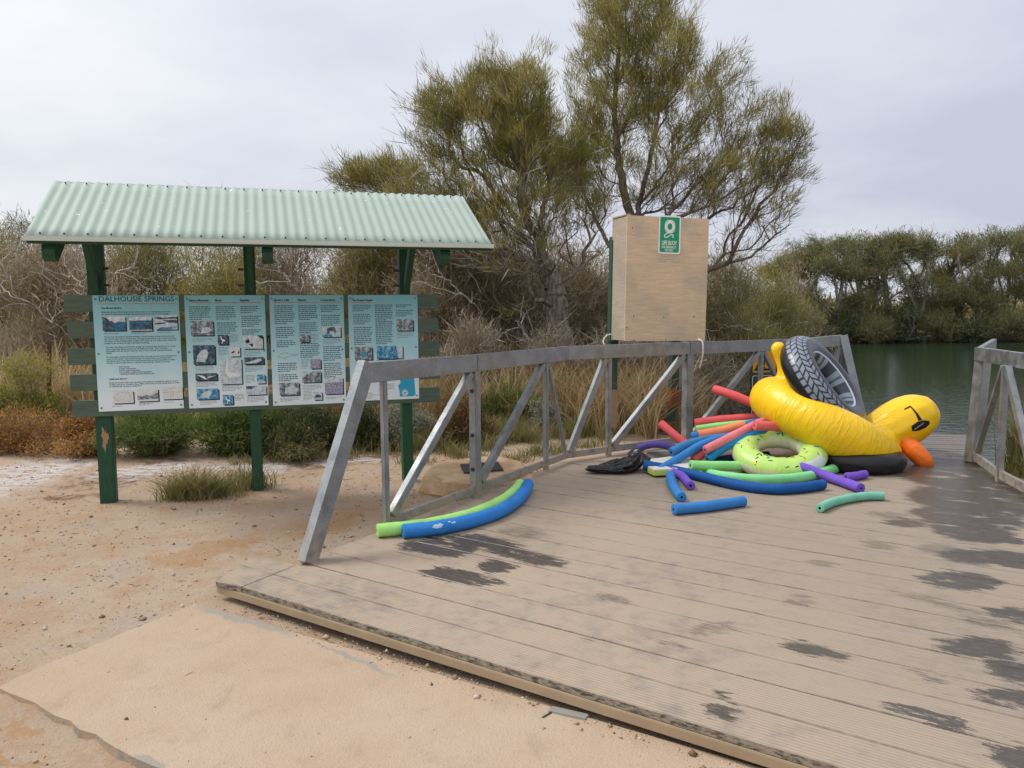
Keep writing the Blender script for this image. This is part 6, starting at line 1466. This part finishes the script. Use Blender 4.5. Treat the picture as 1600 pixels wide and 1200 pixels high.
snag(0, 0, 12.0, [(930, 600), (960, 575), (1000, 560), (1040, 540)], 'pale fallen branch higher in the reeds below the cupboard', 8)
snag(0, 0, 16.0, [(1190, 520), (1160, 512), (1130, 508), (1110, 500)], 'bare pale branch over the water past the cupboard', 9)
for i, (x_, yt, Y, wp, lb) in enumerate(((735, 500, 11.6, 130, 'low tangle of grey twigs beside the last shelter post'), (850, 520, 11.9, 130, 'low grey brown tangle at the foot of the gnarled trunk'), (960, 520, 11.6, 120, 'tangle of brown twigs below the cupboard'), (1035, 530, 11.8, 110, 'tangle of grey twigs beside the tall steel post'), (1110, 545, 12.6, 120, 'brown twiggy bush between the tall steel post and warning board'))):
    shrub(x_, yt, Y, wp, lb, L_BROWN, PALEBARK, 150 + i, 'low twig tangles behind the handrail', dens=75, per=14, Ls=(0.06, 0.16), Ws=(0.006, 0.010), spread=0.12, tiprad=0.004, trunk=0.03, n_stem=7, low=0.08, step=0.14, twigs=1.6, hollow=0.1)
# near bushes
shrub(45, 556, 10.4, 200, 'yellow green bush with bare dark stems, near the rusty stake', L_YELGR, TWIG, 201, None, dens=110, per=18, Ls=(0.03, 0.07), Ws=(0.010, 0.018), spread=0.05, low=0.15, step=0.10)
shrub(30, 640, 9.2, 230, 'rusty orange samphire mound at the edge of the salt crust', L_ORANGE, TWIG, 202, 'samphire mounds', dens=70, per=16, Ls=(0.02, 0.05), Ws=(0.010, 0.018), spread=0.045, low=0.05, step=0.09)
shrub(125, 650, 9.0, 130, 'smaller orange samphire mound beside the first shelter post', L_ORANGE, TWIG, 203, 'samphire mounds', dens=60, per=16, Ls=(0.02, 0.05), Ws=(0.010, 0.018), spread=0.04, low=0.05, step=0.09)
shrub(235, 635, 8.9, 190, 'fresh green bush below the DALHOUSIE SPRINGS panel', L_GREEN, TWIG, 204, 'green bushes below the panels', dens=75, per=15, Ls=(0.05, 0.12), Ws=(0.006, 0.011), spread=0.05, low=0.05, step=0.09)
shrub(355, 630, 9.0, 200, 'green bush in front of the middle shelter post', L_GREEN, TWIG, 205, 'green bushes below the panels', dens=75, per=15, Ls=(0.05, 0.12), Ws=(0.006, 0.011), spread=0.05, low=0.05, step=0.09)
shrub(470, 628, 9.1, 190, 'dull dark green bush beyond the middle shelter post', L_DKGREEN, TWIG, 206, 'green bushes below the panels', dens=75, per=14, Ls=(0.04, 0.10), Ws=(0.007, 0.012), spread=0.05, low=0.05, step=0.09)
shrub(560, 632, 9.2, 130, 'dark bush seen past the leaning rail post', L_DKGREEN, TWIG, 207, 'green bushes below the panels', dens=60, per=14, Ls=(0.04, 0.10), Ws=(0.007, 0.012), spread=0.05, low=0.05, step=0.09)
shrub(625, 628, 9.4, 110, 'grey saltbush around the last shelter post', L_SALT, TWIG, 208, 'grey saltbushes', dens=55, per=12, Ls=(0.025, 0.05), Ws=(0.012, 0.02), spread=0.04, low=0.05, step=0.09)
shrub(715, 622, 9.6, 130, 'dark rusty bush between last shelter post and rail post', L_RUSTDK, TWIG, 209, None, dens=60, per=14, Ls=(0.03, 0.06), Ws=(0.010, 0.016), spread=0.045, low=0.05, step=0.09)
shrub(795, 600, 10.6, 110, 'rounded mid green bush behind the sloping braces', L_GREEN, TWIG, 210, None, dens=60, per=15, Ls=(0.04, 0.09), Ws=(0.007, 0.012), spread=0.05, low=0.1, step=0.09)
shrub(845, 628, 10.2, 80, 'small grey saltbush beside the rounded green bush', L_SALT, TWIG, 211, 'grey saltbushes', dens=45, per=12, Ls=(0.025, 0.05), Ws=(0.012, 0.02), spread=0.04, low=0.05, step=0.09)
shrub(455, 672, 8.7, 150, 'straw coloured low bush in front of the dark green one', L_GRASS, TWIG, 212, None, dens=40, per=12, Ls=(0.05, 0.11), Ws=(0.006, 0.010), spread=0.05, low=0.05, step=0.09)
bpy.context.view_layer.update()

def strips(rng, base, H, lean, wid, tint, bend=0.35):
    """bending grass blades, three segments each"""
    n = len(base); az = rng.uniform(0, 2 * PI, n); d = np.stack([np.cos(az), np.sin(az), np.zeros(n)], 1); lv = d * (lean * H)[:, None]
    face = rng.uniform(0, 2 * PI, n); w = np.stack([np.cos(face), np.sin(face), np.zeros(n)], 1) * (wid * 0.5)[:, None]
    z = np.zeros((n, 3)); V = []
    for t, ww in ((0, 1.0), (0.45, 0.9), (0.8, 0.55)):
        c = base + lv * (t ** 2) ; c = c.copy(); c[:, 2] += H * (t - bend * lean * t * t); V += [c - w * ww, c + w * ww]
    c = base + lv; c = c.copy(); c[:, 2] += H * (1 - bend * lean); V.append(c)
    V = np.stack(V, 1).reshape(-1, 3); b0 = (np.arange(n) * 7)[:, None]
    Q = np.concatenate([b0 + np.array([[0, 1, 3, 2]]), b0 + np.array([[2, 3, 5, 4]])]); T = b0 + np.array([[4, 5, 6]])
    return V, Q, T, np.repeat(tint, 7)
def grassy(name, spots, leaf, seed, label, kind='stuff', cat=None, group=None, at_root=None):
    """spots: (x, y, rx, ry, count, height lo, hi, lean, width)"""
    rng = np.random.default_rng(seed); B = []; H = []; Ln = []; Wd = []; Ti = []
    for x_, y_, rx, ry, n, h0, h1, ln, wd in spots:
        cn = max(1, n // 22); cx_ = rng.normal(size=(cn, 2)) * 0.5; k = rng.integers(0, cn, n); o_ = cx_[k] * np.array([rx, ry]) + rng.normal(size=(n, 2)) * 0.05
        px_ = x_ + o_[:, 0]; py_ = y_ + o_[:, 1]; pz = ground_z(px_, py_)
        ok = pool_depth(px_, py_) < 0.4; px_, py_, pz, k2 = px_[ok], py_[ok], pz[ok], k[ok]; m = len(px_)
        B.append(np.stack([px_, py_, pz - 0.01], 1)); hc = rng.uniform(0.5, 1.1, cn); H.append(rng.uniform(h0, h1, m) * hc[k2]); Ln.append(np.abs(rng.normal(ln, 0.22, m))); Wd.append(rng.uniform(0.6, 1.2, m) * wd)
        tc_ = rng.uniform(0.25, 0.75, cn); Ti.append(np.clip(tc_[k2] + rng.normal(size=m) * 0.17, 0, 1))
    B = np.concatenate(B); org = np.zeros(3) if at_root is None else np.array(at_root)
    V, Q, T, t = strips(rng, B - org, np.concatenate(H), np.concatenate(Ln), np.concatenate(Wd), np.concatenate(Ti))
    me = np_mesh(name, V, Q, T, tint=t); o = link(name, me, leaf); o.location = org
    return tag(o, label, cat, group, kind)
wx_ = lambda x_, Y: at(x_, 600, Y).x
spots = []
for i in range(46):
    Y = 10.9 + (i % 4) * 0.85; x_ = -60 + (i // 2) * 50
    if x_ < 150: Y += 1.3
    spots.append((wx_(x_, Y) + random.uniform(-.2, .2), Y, 0.75, 0.5, 400, 0.7, 1.35, 0.45, 0.014))
for x_, Y in ((700, 10.9), (745, 11.0), (790, 11.4), (840, 11.6), (890, 11.8), (930, 11.2), (970, 10.8), (1010, 11.0), (1050, 11.4), (1000, 10.2), (1040, 10.3), (960, 10.2)):
    spots.append((wx_(x_, Y), Y, 0.5, 0.4, 230, 0.6, 1.3, 0.6, 0.013))
grassy('reeds', spots, L_STRAW, 5, 'tall dry straw coloured reeds behind shelter and handrail')
spots = []
for i in range(34):
    x_ = 640 + i * 13; Y = 9.0 + 0.5 * (i % 3) + (0.004 * (x_ - 640)); spots.append((wx_(x_, Y), Y, 0.38, 0.30, 420, 0.15, 0.42, 0.55, 0.008))
for x_, y_ in ((560, 712), (620, 700), (480, 715), (400, 722), (640, 722), (700, 706), (720, 712), (760, 702), (800, 715), (840, 708), (880, 705), (920, 695)):
    p = on(x_, y_, 0); spots.append((p.x, p.y, 0.24, 0.15, 240, 0.08, 0.24, 0.6, 0.007))
grassy('grass', spots, L_GRASS, 6, 'low green and straw grass behind the handrail')
t1 = on(305, 780, 0); t2 = on(385, 765, 0)
for tx, ty, tr, n_, hh, lb in ((0, 0, 0.26, 900, 0.36, 'larger green grass tussock between the first two shelter posts'),):
    grassy('grass_tussock', [(t1.x - 0.08, t1.y + 0.05, 0.20, 0.12, 900, 0.18, 0.44, 0.7, 0.006), (t1.x + 0.10, t1.y + 0.1, 0.18, 0.10, 600, 0.16, 0.40, 0.8, 0.006), (t1.x, t1.y, 0.4, 0.12, 260, 0.08, 0.18, 0.8, 0.006)], L_GRASS, 31, lb, None, 'grass', 'grass tussocks by the shelter', t1)
grassy('grass_tussock', [(t2.x, t2.y + 0.05, 0.14, 0.12, 420, 0.16, 0.34, 0.5, 0.007)], L_GRASS, 32, 'thinner grass tussock beside the middle shelter post', None, 'grass', 'grass tussocks by the shelter', t2)
rb = Vector((5.15, 7.35, 0))
grassy('reed_clump', [(5.15, 7.5, 0.25, 0.45, 1100, 0.5, 1.05, 0.35, 0.010), (5.6, 7.3, 0.4, 0.4, 900, 0.5, 0.95, 0.4, 0.010), (4.95, 7.0, 0.2, 0.4, 500, 0.2, 0.5, 0.6, 0.009), (4.8, 6.6, 0.2, 0.4, 300, 0.1, 0.3, 0.6, 0.009)], L_GRASS, 33, 'bushy reed clump beyond the short handrail at the water', None, 'reeds', None, rb)

# trees across the water
G2 = 'trees on the far bank of the pool'
far_desc = ['bushy far bank tree nearest the olive bushes', 'far bank tree with a gap of sky low in its crown', 'dark rounded far bank tree above the lifted duck tail', 'broad far bank tree right above the tyre ring', 'pale stemmed far bank tree above the end of the handrail', 'wide dense far bank tree above the reflection of the sky', 'far bank tree above the duck head with bent white stems', 'far bank tree standing above the beak', 'tall far bank tree left of the jetty post', 'pale forked far bank tree over the jetty post', 'tallest far bank tree with a straight white trunk', 'last far bank tree at the picture edge', 'far bank tree partly outside the frame', 'outermost far bank tree']
rngF = np.random.default_rng(77)
for i in range(14):
    x_ = 1222 + i * 34 + rngF.uniform(-8, 8); Y = 43.6 + rngF.uniform(0, 3.0); k = Y / F
    topy = [400, 386, 372, 366, 372, 362, 366, 378, 384, 364, 358, 366, 372, 366][i]
    gz = 0.1; b0 = Vector((at(x_, 545, Y).x, Y, gz - 0.2)); Hh = at(x_, topy, Y).z - gz; cl = []; limbs = []
    for s_ in range(3):
        a = rngF.uniform(-1, 1); limbs.append([b0 + Vector((s_ * 0.25 - 0.25, 0, 0)), b0 + Vector((a * 0.4 + s_ * 0.2, -0.3, Hh * 0.28)), b0 + Vector((a * 0.9, -0.2, Hh * 0.55)), b0 + Vector((a * 1.2, 0, Hh * 0.78))])
    for j in range(10):
        hz = rngF.uniform(0.10, 0.92) ** 0.8; wv = 1.45 * (1 - 0.5 * abs(hz - 0.5)); cl.append(((b0.x + rngF.uniform(-wv, wv), Y + rngF.uniform(-1.3, 1.2), gz + Hh * hz), (rngF.uniform(0.5, 0.9), 0.8, rngF.uniform(0.26, 0.48)), 26))
    cl.append(((b0.x, Y, gz + Hh * 0.90), (0.9, 0.8, Hh * 0.10), 26))
    plant('far_tree', far_desc[i], 'tree', limbs, cl, L_FAR if i % 4 else L_OLIVE, PALEBARK, 300 + i, G2, per=30, L=(0.18, 0.42), Wd=(0.018, 0.034), spread=0.17, up=0.2, rnd=0.9, trunk=0.17, step=0.35, tiprad=0.013, sides=4, maxr=0.05, hollow=0.3, ragged=0.5, twigs=1.5)
# low overhanging scrub along the far waterline, and the tree mass behind it
for i in range(9):
    x_ = 1210 + i * 52; Y = 42.4 + (i % 3) * 0.35
    shrub(x_, 470 + (i * 37) % 28, Y, 86, ['dense dark bush', 'drooping grey bush', 'low leafy bush'][i % 3] + ' at the far waterline, ' + ['under the olive bushes', 'behind the duck tail', 'above the tyre ring', 'above the rail end', 'above the sky reflection', 'above the duck head', 'above the beak', 'by the jetty post', 'at the picture edge'][i], L_FAR if i % 2 else L_DKGREEN, PALEBARK, 400 + i, 'bushes along the far waterline', dens=26, per=18, Ls=(0.16, 0.34), Ws=(0.018, 0.034), spread=0.18, twigs=2.5, low=0.05, trunk=0.10, tiprad=0.010, step=0.35)
shrub(1240, 402, 36.0, 110, 'rusty brown bush on the bank where the far trees begin', L_BROWN, PALEBARK, 450, None, dens=30, per=14, Ls=(0.15, 0.32), Ws=(0.025, 0.045), spread=0.18, low=0.05, trunk=0.08, tiprad=0.009, step=0.3)
# distant scrub closing the view: low woodland beyond the thicket and the far bank
rngW = np.random.default_rng(9); Bp = []
for i in range(5200):
    x_ = rngW.uniform(-70, 70); y_ = rngW.uniform(26, 62) if x_ < 8 else rngW.uniform(46.5, 66)
    Bp.append((x_, y_))
Bp = np.array(Bp); Bp = Bp[pool_depth(Bp[:, 0], Bp[:, 1]) < -2.0]
m = len(Bp); kk = 14; hgt = 1.6 + 1.6 * np.array([mnoise.noise(Vector((p[0] * 0.12, p[1] * 0.12, 0))) for p in Bp]) 
hgt = np.clip(hgt, 0.8, 3.4); ii = np.repeat(np.arange(m), kk); n = len(ii)
bz = ground_z(Bp[:, 0], Bp[:, 1])
base = np.stack([Bp[ii, 0] + rngW.normal(size=n) * 0.45, Bp[ii, 1] + rngW.normal(size=n) * 0.45, bz[ii] + hgt[ii] * rngW.uniform(0.0, 1.0, n) ** 0.8], 1)
V, Q, t = blades(rngW, base, rngW.normal(size=(n, 3)) + np.array([0, 0, 0.5]), rngW.uniform(0.3, 0.7, n), rngW.uniform(0.06, 0.14, n), np.clip(rngW.normal(0.45, 0.22, n), 0, 1))
tag(link('distant_scrub', np_mesh('distant_scrub', V, Q, tint=t), L_OLIVE2), 'low distant scrub closing the view behind the thicket', None, None, 'stuff')

# gravel and grit on the near ground
rngG = np.random.default_rng(3); N = 15000
gxp = rngG.uniform(-5.5, 1.6, N * 3); gyp = 1.6 + rngG.uniform(0, 1, N * 3) ** 1.3 * 7.0
s1p = np.array(slab1)
def inside(poly, x, y):
    ins = np.zeros(x.shape, bool); n_ = len(poly)
    for i in range(n_):
        ax_, ay_ = poly[i]; bx_, by_ = poly[(i + 1) % n_]; c = (ay_ > y) != (by_ > y); ins ^= c & (x < (bx_ - ax_) * (y - ay_) / (by_ - ay_ + 1e-12) + ax_)
    return ins
on1 = inside(slab1, gxp, gyp) | inside(slab2, gxp, gyp); ond = inside(deck_poly, gxp, gyp) | inside(strip, gxp, gyp)
edge = (gxp * PP.x + gyp * PP.y); nearedge = (edge > d0 - 0.16) & (edge < d0 - 0.01)
gz_e = 0
keep = (~ond) & ((~on1) | (nearedge & (rngG.uniform(size=N * 3) < 0.9)) | (rngG.uniform(size=N * 3) < 0.05)); gxp, gyp, on1 = gxp[keep][:N], gyp[keep][:N], on1[keep][:N]; N = len(gxp)
ex_ = rngG.uniform(0, 6.0, 900); ey_ = -np.abs(rngG.normal(0, 0.05, 900)) - 0.012
ep = np.array(front0)[None] + ex_[:, None] * np.array(PD)[None] + ey_[:, None] * np.array(PP)[None]
gxp = np.concatenate([gxp, ep[:, 0]]); gyp = np.concatenate([gyp, ep[:, 1]]); on1 = np.concatenate([on1, np.ones(900, bool)]); N = len(gxp)
gs = np.minimum(0.0022 * np.exp(rngG.normal(0.35, 0.62, N)), 0.018)
gzp = np.where(on1, 0.0, ground_z(gxp, gyp))
octv = np.array([(1, 0, 0), (-1, 0, 0), (0, 1, 0), (0, -1, 0), (0, 0, 0.8), (0, 0, -0.8)], float); octf = np.array([(0, 2, 4), (2, 1, 4), (1, 3, 4), (3, 0, 4), (2, 0, 5), (1, 2, 5), (3, 1, 5), (0, 3, 5)])
VV = octv[None] * gs[:, None, None] * rngG.uniform(0.6, 1.3, (N, 6, 1)) + rngG.normal(size=(N, 6, 3)) * gs[:, None, None] * 0.18
aa = rngG.uniform(0, 2 * PI, N); c_, s_ = np.cos(aa)[:, None], np.sin(aa)[:, None]
VV = np.stack([VV[..., 0] * c_ - VV[..., 1] * s_, VV[..., 0] * s_ + VV[..., 1] * c_, VV[..., 2]], -1) + np.stack([gxp, gyp, gzp + gs * 0.25], 1)[:, None]
L_STONE = leafmat('grit_stone', [(0.16, 0.095, 0.06), (0.32, 0.22, 0.14), (0.42, 0.32, 0.23), (0.56, 0.48, 0.40)], 0.0)
tag(link('gravel', np_mesh('gravel', VV.reshape(-1, 3), None, (octf[None] + (np.arange(N) * 6)[:, None, None]).reshape(-1, 3), tint=np.repeat(rngG.uniform(0, 1, N), 6)), L_STONE), 'loose grit and small stones on the sand', None, None, 'stuff')

# fallen leaves and twigs on the sand
rngL = np.random.default_rng(14); n = 900
lx_ = rngL.uniform(-5.5, 0.6, n); ly_ = rngL.uniform(3.2, 8.8, n); cl_ = np.array([mnoise.noise(Vector((a_ * 1.1, b_ * 1.1, 3))) for a_, b_ in zip(lx_, ly_)])
ok = (~inside(deck_poly, lx_, ly_)) & (~inside(strip, lx_, ly_)) & ((cl_ > 0.05) | (ly_ > 6.4)); lx_, ly_ = lx_[ok], ly_[ok]; n = len(lx_)
dl_ = np.stack([rngL.normal(size=n), rngL.normal(size=n), rngL.uniform(-0.02, 0.12, n)], 1)
V, Q, t = blades(rngL, np.stack([lx_, ly_, np.maximum(ground_z(lx_, ly_), -0.01) + 0.007], 1), dl_, rngL.uniform(0.02, 0.09, n), rngL.uniform(0.003, 0.009, n), rngL.uniform(0, 0.7, n))
tag(link('leaf_litter', np_mesh('leaf_litter', V, Q, tint=t), L_RUSTDK), 'fallen leaves and twig bits scattered on the sand', None, None, 'stuff')
